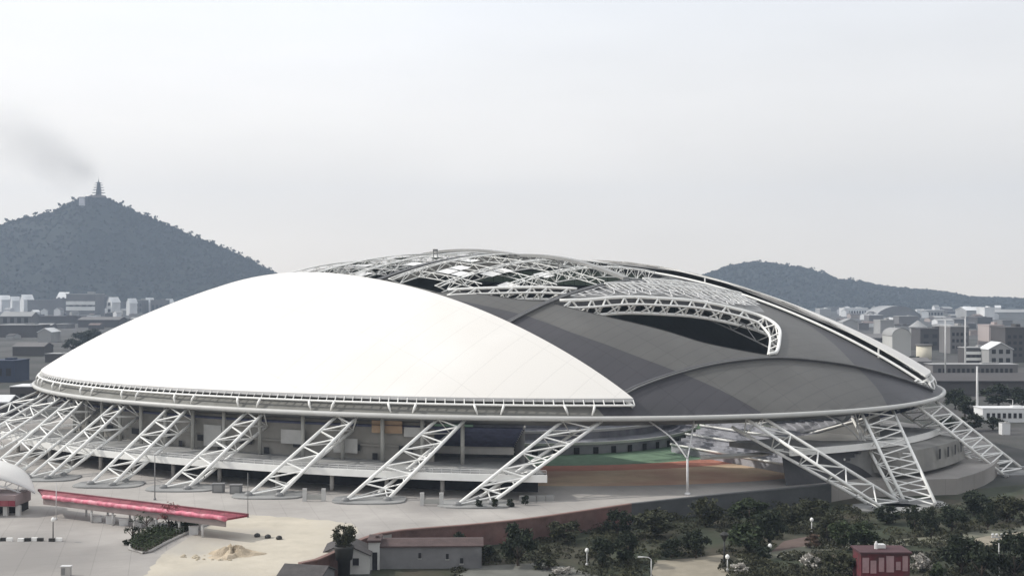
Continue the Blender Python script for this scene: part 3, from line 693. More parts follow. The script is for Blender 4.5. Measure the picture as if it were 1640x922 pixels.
exec_trees = [
    ('shrub', 770, 893, 3.0, 4.2, 'dark bush beside the right end of the long grey building', 0), ('tree', 830, 905, 6.0, 5.2, 'dark green tree in front of the middle of the brown retaining wall', 0),
    ('tree', 905, 868, 5.0, 6.0, 'olive green tree growing against the brown retaining wall', 2), ('tree', 965, 907, 4.6, 4.2, 'dense dark tree just right of the short white garden lamp', 0),
    ('tree', 1006, 905, 5.0, 4.6, 'upright dark tree left of the tan path', 0), ('tree', 1050, 860, 6.0, 7.0, 'broad olive tree under the branching column', 2),
    ('shrub', 1075, 893, 3.2, 4.4, 'rounded dark shrub at the far edge of the tan path', 0), ('tree', 1115, 893, 5.0, 4.0, 'dark tree between the tan path and the black lamp post', 0),
    ('tree', 1130, 842, 5.0, 6.0, 'soft olive tree near the corner of the plaza edge', 2), ('tree', 1195, 885, 5.2, 6.0, 'mid green tree right of the black lamp post', 1),
    ('tree', 1232, 878, 6.2, 4.6, 'dark tree left of the brown soil bed', 0), ('shrub', 1222, 895, 2.6, 4.0, 'low dark shrub at the foot of the brown soil bed', 0),
    ('tree', 1200, 838, 5.0, 6.5, 'dim green tree below the grey end of the plaza', 1), ('tree', 1262, 845, 5.0, 6.0, 'olive tree behind the brown soil bed', 2),
    ('shrub', 1297, 876, 2.4, 3.6, 'dark reddish bush on the brown soil bed', 3), ('tree', 1325, 868, 4.4, 4.6, 'olive tree right of the reddish bush', 2),
    ('tree', 1352, 880, 5.4, 4.8, 'leafy mid green tree behind the red kiosk', 1), ('tree', 1385, 878, 4.6, 4.6, 'bushy green tree just above the roof of the red kiosk', 1),
    ('tree', 1345, 922, 4.6, 4.8, 'mottled green tree left of the red kiosk', 2), ('conifer_tree', 1466, 850, 5.6, 3.6, 'dark evergreen directly under the foot of the paired lattice legs', 0),
    ('conifer_tree', 1492, 862, 5.6, 4.2, 'taller dark evergreen right of the paired lattice legs', 0), ('tree', 1525, 850, 4.8, 5.0, 'near black tree on the lawn right of the evergreens', 0),
    ('conifer_tree', 1582, 848, 6.0, 3.6, 'narrow black conifer near the right edge of the photo', 0), ('tree', 1612, 836, 5.4, 6.2, 'dull olive tree at the right edge below the outermost leg', 2),
    ('tree', 1560, 825, 5.0, 7.0, 'dark tree mass in the shade below the outermost lattice leg', 0), ('tree', 1540, 918, 6.0, 6.0, 'dark green tree in the right corner beneath the pale path', 0),
    ('tree', 1572, 930, 6.4, 4.6, 'black green tree left of the white lamp post with a crossbar', 0), ('tree', 1625, 930, 6.6, 5.2, 'dark tree right of the white lamp post with a crossbar', 0),
    ('shrub', 1478, 915, 3.4, 3.4, 'shrub covered with white blossom right of the red kiosk', 4), ('shrub', 1295, 912, 2.4, 3.4, 'pale flowering shrub left of the bushes by the red kiosk', 4),
    ('shrub', 1500, 925, 2.6, 3.0, 'green shrub below the white blossom shrub', 1), ('shrub', 1185, 918, 1.6, 3.0, 'small white flowering bed plant beside the tan path', 4),
    ('shrub', 875, 912, 1.8, 4.2, 'low grey green bush on the lawn left of the short garden lamp', 2), ('shrub', 900, 918, 1.2, 3.2, 'small pale flowering bush in front of the lawn', 4),
    ('tree', 1420, 838, 3.6, 5.0, 'low dark tree left of the paired lattice legs', 0), ('tree', 1300, 832, 4.4, 6.0, 'grey green tree at the end of the plaza wall', 2),
    ('tree', 735, 885, 3.4, 3.4, 'small dark tree standing against the long grey building', 0), ('tree', 990, 858, 4.6, 5.0, 'dark tree close under the red part of the retaining wall', 0),
]
for k, px, py, h, w, lab, mi in exec_trees: plant(k, px, py, h * random.uniform(.9, 1.2), w * (random.uniform(.95, 1.2) if mi < 4 else 1.1), lab, mi)
GARDEN_PATHS = [[gp(*p, ZL) for p in q] for q in ([(1030, 945), (1048, 897), (1110, 892), (1168, 885), (1152, 905), (1168, 915), (1185, 945)], [(1215, 900), (1255, 866), (1310, 855), (1300, 884), (1240, 892)], [(1520, 896), (1560, 862), (1640, 843), (1700, 836), (1700, 854), (1620, 868), (1570, 886), (1535, 900)], [(1365, 1000), (1365, 915), (1470, 915), (1470, 1000)], [(715, 930), (758, 904), (880, 898), (965, 924), (960, 932)])]
GZONE = [gp(*p, ZL) for p in [(690, 1000), (740, 900), (800, 868), (900, 850), (1010, 836), (1130, 822), (1250, 811), (1330, 806), (1420, 826), (1700, 800), (1800, 1000)]]
rg = np.random.default_rng(21); v, f = [], []; c_ = 0
while c_ < 560:
    px, py = rg.uniform(690, 1680), rg.uniform(800, 945); g = gp(px, py, ZL)
    if not pip(g, GZONE) or any(pip(g, q) for q in GARDEN_PATHS): continue
    c_ += 1; rr0, hh0 = rg.uniform(.6, 2.4), rg.uniform(.4, 1.7) * (1.5 if py < 845 else 1)
    for i in range(int(40 + 40 * rr0)):
        a = rg.normal(size=3); a /= np.linalg.norm(a); b = np.cross(a, rg.normal(size=3)); b /= np.linalg.norm(b); l = rg.uniform(.14, .34); q = rg.normal(size=3); q /= np.linalg.norm(q)
        ctr = np.array([g[0] + q[0] * rr0, g[1] + q[1] * rr0, ZL + abs(q[2]) * hh0]); o_ = len(v); v += [ctr - a * l, ctr + b * l * .6, ctr + a * l, ctr - b * l * .6]; f.append((o_, o_ + 1, o_ + 2, o_ + 3))
mb = MB(); mb.add(v, f); o = mb.build('undergrowth', mat('undergrowth_leaves', (.042, .043, .024), .9, .6, .05, island=.5)); o['kind'] = 'stuff'; o['label'] = 'dark low undergrowth between the garden trees'
# garden ground: lawn, paths, soil bed (sheets over the lower ground)
M_lawn = mat('dark_lawn', (.035, .042, .025), .95, .4, .1, bump=.3, stain=((.058, .05, .036), .07))
mb = MB(); mb.sheet([gp(*p, ZL) for p in [(560, 1000), (600, 905), (760, 870), (1000, 832), (1250, 800), (1420, 795), (1700, 770), (1900, 800), (1900, 1000)]], ZL + .004); struct(mb, 'lawn', M_lawn)
M_path = mat('tan_path', (.24, .215, .17), .95, .2, .2)
for nm, z, pl, m in (('path', .008, [(1035, 940), (1050, 897), (1110, 893), (1165, 886), (1150, 905), (1165, 915), (1180, 940)], M_path),
                     ('soil', .012, [(1215, 900), (1255, 866), (1310, 855), (1300, 884), (1240, 892)], mat('brown_soil', (.11, .08, .07), .95, .2, .2)),
                     ('pale_path', .016, [(1520, 894), (1560, 862), (1640, 845), (1700, 838), (1700, 852), (1620, 866), (1570, 884), (1535, 898)], M_path),
                     ('footpath', .02, [(1180, 893), (1300, 872), (1460, 862), (1640, 842), (1640, 850), (1470, 872), (1310, 882), (1190, 902)], mat('dull_path', (.15, .15, .115), .95, .25, .15)),
                     ('lower_path', .024, [(720, 928), (760, 906), (880, 900), (960, 922), (960, 930)], mat('grey_path', (.14, .14, .125), .95, .25, .15))):
    mb = MB(); mb.sheet([gp(*p, ZL) for p in pl], ZL + z); struct(mb, nm, m)

# ------------------------------------------------------------------ foreground buildings
def house(name, label, cat, px, py, w, d, h, roof, wallm, roofm, rz=0.0, wins=(), door=None, z=ZL, rise=1.6, group=None):
    x, y = gp(px, py, z); root = thing(name, label, cat, (x, y, z), group)
    def T(mb):
        ca, sa = math.cos(rz), math.sin(rz); mb.v = [(x + a * ca - b * sa, y + a * sa + b * ca, z + c) for a, b, c in mb.v]; return mb
    mb = MB()
    if roof == 'gable':                                # ridge runs in depth, the gable looks at the camera
        mb.add([(-w / 2, 0, 0), (w / 2, 0, 0), (w / 2, 0, h), (0, 0, h + rise), (-w / 2, 0, h), (-w / 2, d, 0), (w / 2, d, 0), (w / 2, d, h), (0, d, h + rise), (-w / 2, d, h)],
               [(0, 1, 2, 3, 4), (9, 8, 7, 6, 5), (1, 6, 7, 2), (5, 0, 4, 9)])
    elif roof == 'side':
        mb.add([(-w / 2, 0, 0), (w / 2, 0, 0), (w / 2, 0, h), (-w / 2, 0, h), (-w / 2, d, 0), (w / 2, d, 0), (w / 2, d, h), (-w / 2, d, h), (-w / 2, d / 2, h + rise), (w / 2, d / 2, h + rise)],
               [(0, 1, 2, 3), (7, 6, 5, 4), (1, 5, 6, 9, 2), (4, 0, 3, 8, 7)])
    else: mb.box((0, d / 2, h / 2), (w, d, h))
    wo = T(mb).build('wall', wallm, root)
    e = .35
    mb = MB()
    if roof == 'gable':
        for sx in (-1, 1):
            q = [(0, -e, h + rise + .05), (sx * (w / 2 + e), -e, h - e * rise / (w / 2) + .05), (sx * (w / 2 + e), d + e, h - e * rise / (w / 2) + .05), (0, d + e, h + rise + .05)]
            q2 = [(a, b, c + .22) for a, b, c in q]
            mb.add(q + q2, [(0, 1, 2, 3), (7, 6, 5, 4), (0, 4, 5, 1), (1, 5, 6, 2), (2, 6, 7, 3)])
    elif roof == 'side':
        for sy in (0, 1):
            yy = -e if sy == 0 else d + e; zz = h - e * rise / (d / 2)
            q = [(-w / 2 - e, d / 2, h + rise + .03), (-w / 2 - e, yy, zz + .03), (w / 2 + e, yy, zz + .03), (w / 2 + e, d / 2, h + rise + .03)]
            q2 = [(a, b, c + .22) for a, b, c in q]
            mb.add(q + q2, [(0, 1, 2, 3), (7, 6, 5, 4), (0, 4, 5, 1), (1, 5, 6, 2), (2, 6, 7, 3)])
    elif roof == 'flat':
        mb.box((0, d / 2, h + .2), (w + .5, d + .5, .4))
        mb.box((w * .2, d * .5, h + .4 + rise * .4), (w * .25, d * .3, rise * .8))
    T(mb).build('roof', roofm, root)
    for (wx, wz, ww, wh) in wins:
        mb = MB(); mb.box((wx, -.02, wz), (ww, .12, wh)); f = T(mb).build('window', M_dark, root)
        mb = MB(); mb.box((wx, -.05, wz - wh / 2 - .06), (ww + .2, .2, .12)); T(mb).build('sill', M_wall, f)
    if door:
        mb = MB(); mb.box((door[0], -.02, door[2] / 2), (door[1], .12, door[2])); T(mb).build('door', M_dark, root)
    return root
M_pale = mat('pale_wall', (.46, .46, .45), .85, .1, .3); M_greyw = mat('grey_wall', (.17, .17, .175), .9, .15, .2, stain=((.11, .11, .115), .15))
M_tile = mat('dark_tile', (.07, .065, .065), .85, .25, .8, bump=.4); M_tileb = mat('brown_tile', (.075, .052, .05), .85, .25, .6, bump=.3)
house('gable_house', 'pale gabled house with two dark square windows at the bottom edge of the photo', 'house', 550, 919, 9.2, 7, 3.3, 'gable', M_pale, M_tile, R(3), ((-2.2, 2.2, 1.1, 1.3), (2.2, 2.2, 1.1, 1.3)), rise=2.1)
house('long_shed', 'long dim grey building with a brown roof below the retaining wall', 'building', 690, 910, 18.5, 7, 4.0, 'side', M_greyw, M_tileb, R(2), ((-2, 2.4, .5, 1.0), (3, 2.2, .5, 1.0), (5.6, 1.4, .6, 1.0)), rise=.5)
o = house('gatehouse', 'narrow white block with a dark arched doorway at the end of the grey building', 'building', 599, 912, 2.0, 5, 5.0, 'flat', M_pale, M_tileb, R(2), (), (.15, .9, 3.2), rise=.5)
house('low_roof', 'dark pitched roof of a low house in the bottom left of the house with two windows', 'house', 478, 968, 7, 7, 4.2, 'side', M_greyw, M_tile, R(-12), rise=1.3)
# round planter with a tree
x, y = gp(551, 927, ZL); pt = thing('planter', 'big dark round planter tub in front of the pale gabled house', 'planter', (x, y, ZL))
y2 = y
mb = MB(); mb.lathe((x, y2, ZL), [(1.0, 0), (1.15, 3.4), (1.45, 3.5), (1.75, 5.6), (1.8, 5.9), (1.55, 5.9), (1.5, 5.5)], 20); mb.build('tub', mat('dark_tub', (.035, .035, .034), .6, .2, .5), pt, True)
tr_ = make_tree('potted_tree', 'round bushy olive tree growing out of the big dark planter tub', 'tree', 4.0, 4.0, 2, 2600, .2, 99, .1)
tr_.location = (x, y2, ZL + 5.5)
# red kiosk
M_red = mat('dark_red_paint', (.11, .025, .032), .75, .35, .6, stain=((.07, .03, .032), .5)); M_mauve = mat('mauve_panel', (.3, .2, .21), .6, .2, .6)
x, y = gp(1418, 934, ZL); kk = thing('red_kiosk', 'dark red kiosk with pinkish panels along its front', 'kiosk', (x, y, ZL))
mb = MB(); mb.box((x, y + 2.5, ZL + 2.6), (8.4, 5, 5.2)); mb.build('wall', M_red, kk)
mb = MB(); mb.box((x, y + 2.5, ZL + 5.35), (9.0, 5.8, .3)); mb.build('roof', mat('kiosk_roof', (.07, .035, .04), .8, .2, .5), kk)
for i, (dx, w_, zc, hh) in enumerate(((-3.4, 1.1, 3.2, 2.6), (-2.1, 1.0, 2.9, 2.2), (-.7, .9, 3.3, 2.4), (.8, 1.3, 3.4, 2.8), (2.2, .8, 3.1, 1.4), (3.4, .9, 3.5, 2.6))):
    mb = MB(); mb.box((x + dx, y - .05, ZL + zc), (w_, .14, hh)); mb.build('panel', M_mauve, kk)
mb = MB(); mb.box((x, y - .6, ZL + 1.1), (8.4, 1.2, .25)); mb.build('counter', mat('bright_red_counter', (.3, .04, .06), .6, .2, .5), kk)
x2, y2 = gp(1420, 900, ZL)
mb = MB(); mb.box((x, y + 3, ZL + 5.9), (1.6, 1.4, .6)); mb.lathe((x - .8, y + 2.6, ZL + 5.5), [(.35, 0), (.3, .8), (.12, 1.3)], 8); mb.build('roof_vent', M_whitedull, kk)

# ------------------------------------------------------------------ lamps and posts
def lamp(name, label, px, py, h, kind, z=ZL, m=M_white, r=.12):
    x, y = gp(px, py, z); root = thing(name, label, 'lamp post', (x, y, z)); b = Vector((x, y, z))
    mb = MB(); mb.tube(b, b + Vector((0, 0, h)), r, r * .7, 8); mb.lathe(b, [(r * 2.2, 0), (r * 2.2, .3), (r * 1.2, .5)], 8); mb.build('pole', m, root, True)
    t = b + Vector((0, 0, h)); mb = MB()
    if kind == 'globe': mb.lathe(t, [(.1, 0), (.32, .12), (.4, .4), (.3, .7), (.08, .85)], 10)
    elif kind == 'cone': mb.lathe(t, [(.12, -.1), (.75, 1.1), (.85, 1.25), (.2, 1.7)], 10)
    elif kind == 'bar':
        mb.box(t + Vector((0, 0, .1)), (2.6, .25, .2))
        for dx in (-1.1, -.4, .4, 1.1): mb.lathe(t + Vector((dx, 0, .2)), [(.12, 0), (.28, .3), (.2, .5)], 8)
    elif kind == 'arm':
        mb.path([t, t + Vector((-.5, 0, .35)), t + Vector((-1.6, 0, .45))], .09, 6); mb.box(t + Vector((-1.9, 0, .42)), (.9, .35, .16))
    elif kind == 'armr':
        mb.path([t, t + Vector((.5, 0, .5)), t + Vector((2.2, 0, .8))], .1, 6); mb.box(t + Vector((2.6, 0, .82)), (1.2, .4, .2))
    elif kind == 'plain': mb.lathe(t, [(r, 0), (r * .5, .2)], 8)
    mb.build('lamp_head', m if kind != 'globe' else M_white, root)
M_black = mat('black_paint', (.03, .03, .03), .5, .2, .5)
lamp('lamp_post', 'black garden lamp post with a cone shaped head', 1160, 906, 4.6, 'cone', m=M_black, r=.2)
lamp('lamp_post', 'white lamp post with a short arm at the left end of the tan path', 1043, 926, 3.4, 'arm', m=M_whitedull)
lamp('lamp_post', 'white lamp post with a crossbar of lamps at the lower right', 1600, 928, 7.4, 'bar', m=M_whitedull, r=.16)
lamp('garden_lamp', 'short white garden lamp on the lawn between dark trees', 940, 905, 2.4, 'globe', m=M_whitedull)
lamp('garden_lamp', 'short white garden lamp beside the brown soil bed', 1233, 892, 1.8, 'globe', m=M_whitedull)
lamp('garden_lamp', 'small white garden lamp behind the brown soil bed', 1300, 853, 2.4, 'globe', m=M_whitedull)
lamp('garden_lamp', 'small white garden lamp by the black lamp post', 1165, 914, 2.2, 'globe', m=M_whitedull)
lamp('street_lamp', 'tall pale pole rising between the stadium and the white low building', 1565, 672, 21, 'plain', m=M_whitedull, r=.55)
lamp('street_lamp', 'grey street lamp with its arm over the white low building', 1622, 668, 7, 'arm', m=M_whitedull, r=.2)
lamp('street_lamp', 'tall thin grey pole left of the striped block', 1514, 603, 34, 'plain', m=M_whitedull, r=.5)
lamp('street_lamp', 'tall grey lamp with a hooked arm beside the dark square block', 1546, 600, 36, 'arm', m=M_whitedull, r=.6)
lamp('street_lamp', 'black lamp post with a small head in front of the pale pavilion', 85, 866, 3.6, 'globe', z=0, m=M_black)
lamp('street_lamp', 'thin dark pole in front of the red walkway roof', 90, 832, 7.4, 'plain', z=0, m=M_whitedull, r=.1)
lamp('street_lamp', 'thin dark pole at the right tip of the red walkway roof', 397, 828, 9, 'plain', z=0, m=M_steel, r=.09)
lamp('street_lamp', 'thin grey pole rising behind the red walkway roof', 248, 800, 10, 'plain', z=0, m=M_steel, r=.14)

# ------------------------------------------------------------------ lower left: pavilion, walkway, bed, earth pile
M_wred = mat('pink_red_sheet', (.2, .03, .05), .7, .25, .3, stain=((.24, .075, .085), .3), seams=(((1, .2), 2.4, .12, .6),)); M_wdred = mat('dull_red_board', (.17, .06, .07), .7, .25, .3)
ZR = 4.0
BK = (gp(62, 785, ZR), gp(397, 825, ZR)); FR = (gp(70, 796, ZR), gp(362, 831, ZR))
rt = [BK[0], BK[1], FR[1], FR[0]]
wk = thing('covered_walkway', 'long covered walkway with a pink red sheet roof tapering to a point', 'walkway', (*gp(230, 835), 0))
mb = MB(); mb.prism(rt, ZR - .25, ZR + .12); mb.build('roof', M_wred, wk)
f0, f1 = Vector((*FR[0], 0)), Vector((*FR[1], 0)); b0, b1 = Vector((*BK[0], 0)), Vector((*BK[1], 0))
mb = MB(); d = (f1 - f0).normalized(); a = math.atan2(d.y, d.x); m_ = (f0 + f1) / 2; mb.box((m_.x, m_.y - .1, ZR - .85), ((f1 - f0).length, .18, 1.1), a)
mb.build('fascia_board', mat('grey_brown_board', (.2, .165, .16), .8, .2, .2), wk)
mb = MB(); d = (b1 - b0).normalized(); a = math.atan2(d.y, d.x); m_ = (b0 + b1) / 2; mb.box((m_.x, m_.y, ZR + .1), ((b1 - b0).length, .5, .5), a); mb.build('ridge_board', M_wdred, wk)
mb = MB(); mb.path([f0.lerp(f1, i / 40) + Vector((0, -.1 + random.uniform(-.06, .06), ZR + .15 + random.uniform(-.08, .08))) for i in range(41)], [.46 + random.uniform(-.06, .06) for _ in range(41)], 9); mb.build('roof_roll', mat('pale_pink_roll', (.55, .15, .21), .6, .35, .8, stain=((.62, .3, .34), .7)), wk, True)
for i, u in enumerate((.28, .4, .52, .64, .76, .88)):
    p = f0.lerp(f1, u); mb = MB(); mb.tube((p.x, p.y + .3, 0), (p.x, p.y + .3, ZR - .3), .22, None, 8); mb.build('post', M_whitedull, wk, True)
    p = b0.lerp(b1, u * .9); mb = MB(); mb.tube((p.x, p.y - .3, 0), (p.x, p.y - .3, ZR - .3), .22, None, 8); mb.build('post', M_whitedull, wk, True)
for i in range(8):
    p = f0.lerp(f1, .30 + .075 * i); mb = MB(); hb = (1.0, 1.5, 1.2)[i % 3]; mb.box((p.x, p.y + 1.6, hb / 2), (1.7, .6, hb), .1); mb.box((p.x, p.y + 1.6, hb + .08), (1.9, .8, .16), .1)
    tag(mb.build('planter_box', M_whitedull), 'white box standing in the row under the red walkway roof', 'planter box', 'white boxes under the red walkway')
pvx, pvy = gp(0, 838); pv = thing('pavilion', 'pavilion with a white curved membrane roof at the left edge of the photo', 'pavilion', (pvx, pvy, 0))
TX, TY = -100.5, 250.0; mb = MB(); vs = []; nu, nv = 22, 10
for i in range(nu + 1):
    dx = 34.0 * (i / nu) ** 1.5; e_ = 1 - math.exp(-dx / 5.2)
    for j in range(nv + 1):
        v_ = j / nv * 2; zf = 4.3 + 5.0 * e_; zc = 4.3 + 7.4 * e_
        zz = zf + (zc - zf) * math.sin(min(v_, 1) * math.pi / 2) if v_ <= 1 else zc - (zc - zf) * .6 * (v_ - 1) ** 2
        vs.append((TX - dx, TY - 4.5 * e_ + (5.5 * v_ if v_ <= 1 else 5.5 + 9 * (v_ - 1)) * e_, zz))
mb.add(vs, [(i * (nv + 1) + j, (i + 1) * (nv + 1) + j, (i + 1) * (nv + 1) + j + 1, i * (nv + 1) + j + 1)[::-1] for i in range(nu) for j in range(nv)])
o = mb.build('membrane_roof', M_membrane, pv, True); md = o.modifiers.new('thick', 'SOLIDIFY'); md.thickness = .3
front = [Vector(vs[i * (nv + 1)]) for i in range(nu + 1)]
mb = MB(); mb.path([p + Vector((0, -.1, -.2)) for p in front], .28, 6); mb.path([p + Vector((-.5, .2, -1.7)) for p in front[3:]], .2, 6)
for i in range(3, nu): mb.tube(front[i] + Vector((0, 0, -.3)), front[i + (1 if i % 2 else 0)] + Vector((-.5, .2, -1.7)), .12, None, 5)
mb.build('roof_truss', M_whitedull, pv)
mb = MB(); mb.box((TX - 18.6, TY - 1.0, 3.2), (33, 8, 2.3)); mb.build('fascia', mat('mauve_fascia', (.24, .19, .19), .8, .2, .2), pv)
mb = MB(); mb.box((TX - 18.6, TY - 5.1, 2.75), (33, .3, 1.1)); mb.build('red_stripe', M_wred, pv)
mb = MB(); mb.box((TX - 18, TY + 1.5, 1.02), (30, 5, 2.04)); mb.build('wall', M_dark, pv)
for dx in (-14, -10.5, -7, -3.6, -1):
    mb = MB(); mb.box((TX + dx - 1, TY - 3.6, 1.02), (.9, .9, 2.04)); mb.build('pillar', M_pale, pv)
# barriers
x, y = gp(50, 866); br = thing('barrier', 'low black and white striped barrier on the pavement at the left', 'barrier', (x, y, 0))
for i in range(11):
    if i in (3, 8): continue
    mb = MB(); mb.box((x - 6.4 + 1.15 * i, y + .3 * math.sin(i * 1.3), .3), (1.1, .5, .6)); mb.build('section', (M_white, M_black)[i % 2], br)
x, y = gp(106, 921); bx = thing('utility_box', 'small pale utility cabinet on the pavement at the bottom left', 'cabinet', (x, y, 0))
mb = MB(); mb.box((x, y, .75), (1.5, .8, 1.5)); mb.build('body', M_conc, bx); mb = MB(); mb.box((x, y, 1.56), (1.7, 1.0, .12)); mb.build('lid', M_whitedull, bx)
mb = MB(); mb.box((x - .35, y - .42, .75), (.6, .04, 1.1)); mb.build('door', M_steel, bx)
# planted bed
bed = smoothline([gp(*p) for p in [(208, 880), (215, 862), (245, 850), (300, 838), (345, 829), (352, 833), (318, 846), (270, 868), (240, 884), (222, 887)]], 1)[:-1]
pb = thing('planting_bed', 'wedge shaped planting bed with clipped hedge and pale kerb', 'planting bed', (*gp(255, 868), 0))
mb = MB(); mb.prism(bed, .0, .25); mb.build('soil', mat('bed_soil', (.06, .05, .04), .95, .2, .4), pb)
mb = MB(); mb.path([(*p, .18) for p in bed], .28, 6, closed=True); mb.build('kerb', M_conc, pb)
v, f = [], []
rg = np.random.default_rng(5); cnt = 0
bb = np.array(bed); lo, hi = bb.min(0), bb.max(0)
while cnt < 3800:
    p = (rg.uniform(lo[0], hi[0]), rg.uniform(lo[1], hi[1]))
    if not pip(p, bed): continue
    ctr = np.array([p[0], p[1], rg.uniform(.3, 1.45)]); a = rg.normal(size=3); a /= np.linalg.norm(a); b = np.cross(a, rg.normal(size=3)); b /= np.linalg.norm(b); l = .22 * rg.uniform(.6, 1.4); o_ = len(v)
    v += [ctr - a * l, ctr + b * l * .5, ctr + a * l, ctr - b * l * .5]; f.append((o_, o_ + 1, o_ + 2, o_ + 3)); cnt += 1
mb = MB(); mb.add(v, f); mb.build('hedge', M_leaf[1], pb)
plant('young_tree', 212, 868, 4.6, 4.0, 'small bare looking tree at the left end of the wedge shaped bed', 0, 0)
plant('young_tree', 270, 852, 6.0, 4.4, 'reddish leaved young tree in front of the red walkway roof', 5, 0)
plant('young_tree', 235, 850, 4.2, 3.6, 'small green tree in the middle of the wedge shaped bed', 1, 0)
plant('shrub', 203, 872, 1.2, 1.6, 'tiny dark shrub just left of the wedge shaped bed', 0, 0)
# earth pile
x, y = gp(372, 888); mb = MB(); nr, na = 10, 28; vs = []
for i in range(nr + 1):
    for j in range(na):
        th = 2 * math.pi * j / na; rr_ = i / nr; q = 1 + .25 * math.sin(3 * th + 1) + .12 * math.sin(7 * th)
        z = 1.5 * (1 - rr_ ** 1.6) * (.75 + .35 * math.sin(3 * th + rr_ * 7) + .2 * math.sin(8 * th + 2)) * (1 if i else .8) + random.uniform(-.15, .25) * (1 - rr_)
        vs.append((x + math.cos(th) * 4.6 * rr_ * q, y + math.sin(th) * 3.4 * rr_ * q, z - (.03 if i == nr else 0)))
mb.add(vs, [(i * na + j, (i + 1) * na + j, (i + 1) * na + (j + 1) % na, i * na + (j + 1) % na) for i in range(nr) for j in range(na)])
tag(mb.build('earth_pile', mat('pale_earth', (.43, .36, .27), .95, .2, .5, bump=.6), None, False), 'pale heap of earth on the sandy ground in the lower left', 'earth pile')
x, y = gp(330, 893); mb = MB()
for i in range(26):
    q = (x + random.uniform(-4.5, 5), y + random.uniform(-2.2, 2)); s_ = random.uniform(.15, .5)
    mb.lathe((q[0], q[1], 0), [(s_, 0), (s_ * .8, s_ * .5), (s_ * .2, s_ * .8)], 6)
o = mb.build('rubble', mat('rubble_earth', (.4, .35, .27), .95, .2, .5)); o['kind'] = 'stuff'
for px, py, lab in ((412, 859, 'leftmost of three small dark stones on the sandy ground'), (429, 861, 'middle of three small dark stones on the sandy ground'), (447, 863, 'rightmost of three small dark stones on the sandy ground')):
    x, y = gp(px, py); mb = MB(); mb.lathe((x, y, 0), [(.5, 0), (.62, .25), (.5, .55), (.15, .72)], 9)
    tag(mb.build('stone', M_black, None, True), lab, 'stone', 'dark stones on the sandy ground')
# things on the plaza by the leg feet
for px, py, lab in ((488, 802, 'low pair of white gate posts left of the sixth lattice leg from the right'), (676, 809, 'low pair of white gate posts between the two nearest lattice legs')):
    x, y = gp(px, py); g = thing('gate_posts', lab, 'gate posts', (x, y, 0))
    for dx in (0, 4.2):
        mb = MB(); mb.box((x + dx, y, 1.4), (.9, .6, 2.8)); mb.build('post', M_pale, g)
    mb = MB(); mb.box((x + 2.1, y, .9), (3.3, .15, 1.1)); mb.build('panel', M_wall, g)
for px, py, lab in ((768, 812, 'dark round shrub ball at the foot of the nearest lattice leg'), (793, 813, 'second dark shrub ball from the left under the nearest lattice leg'), (818, 811, 'third dark shrub ball from the left under the nearest lattice leg'), (842, 808, 'rightmost dark shrub ball under the nearest lattice leg')):
    plant('shrub', px, py, 2.0, 1.9, lab, 0, 0, 'shrub balls under the nearest leg')
x, y = gp(858, 802); bl = thing('concrete_barrier', 'row of grey concrete blocks right of the nearest lattice leg', 'barrier', (x, y, 0))
for i in range(4):
    mb = MB(); mb.box((x - 2.8 + 2 * i, y + .2 * i, .6), (1.8, .7, 1.2)); mb.build('block', M_concd, bl)
for px, py, lab in ((350, 788, 'grey equipment cabinet standing on the plaza under the fourth leg'), (378, 790, 'smaller grey cabinet right of the equipment cabinet')):
    x, y = gp(px, py); c = thing('cabinet', lab, 'cabinet', (x, y, 0))
    mb = MB(); mb.box((x, y, 1.0), (2.6, 1.4, 2.0)); mb.build('body', M_greyw, c); mb = MB(); mb.box((x, y, 2.08), (2.9, 1.7, .14)); mb.build('lid', M_steel, c)
    mb = MB(); mb.box((x, y - .72, 1), (1.9, .05, 1.6)); mb.build('door', M_concd, c)

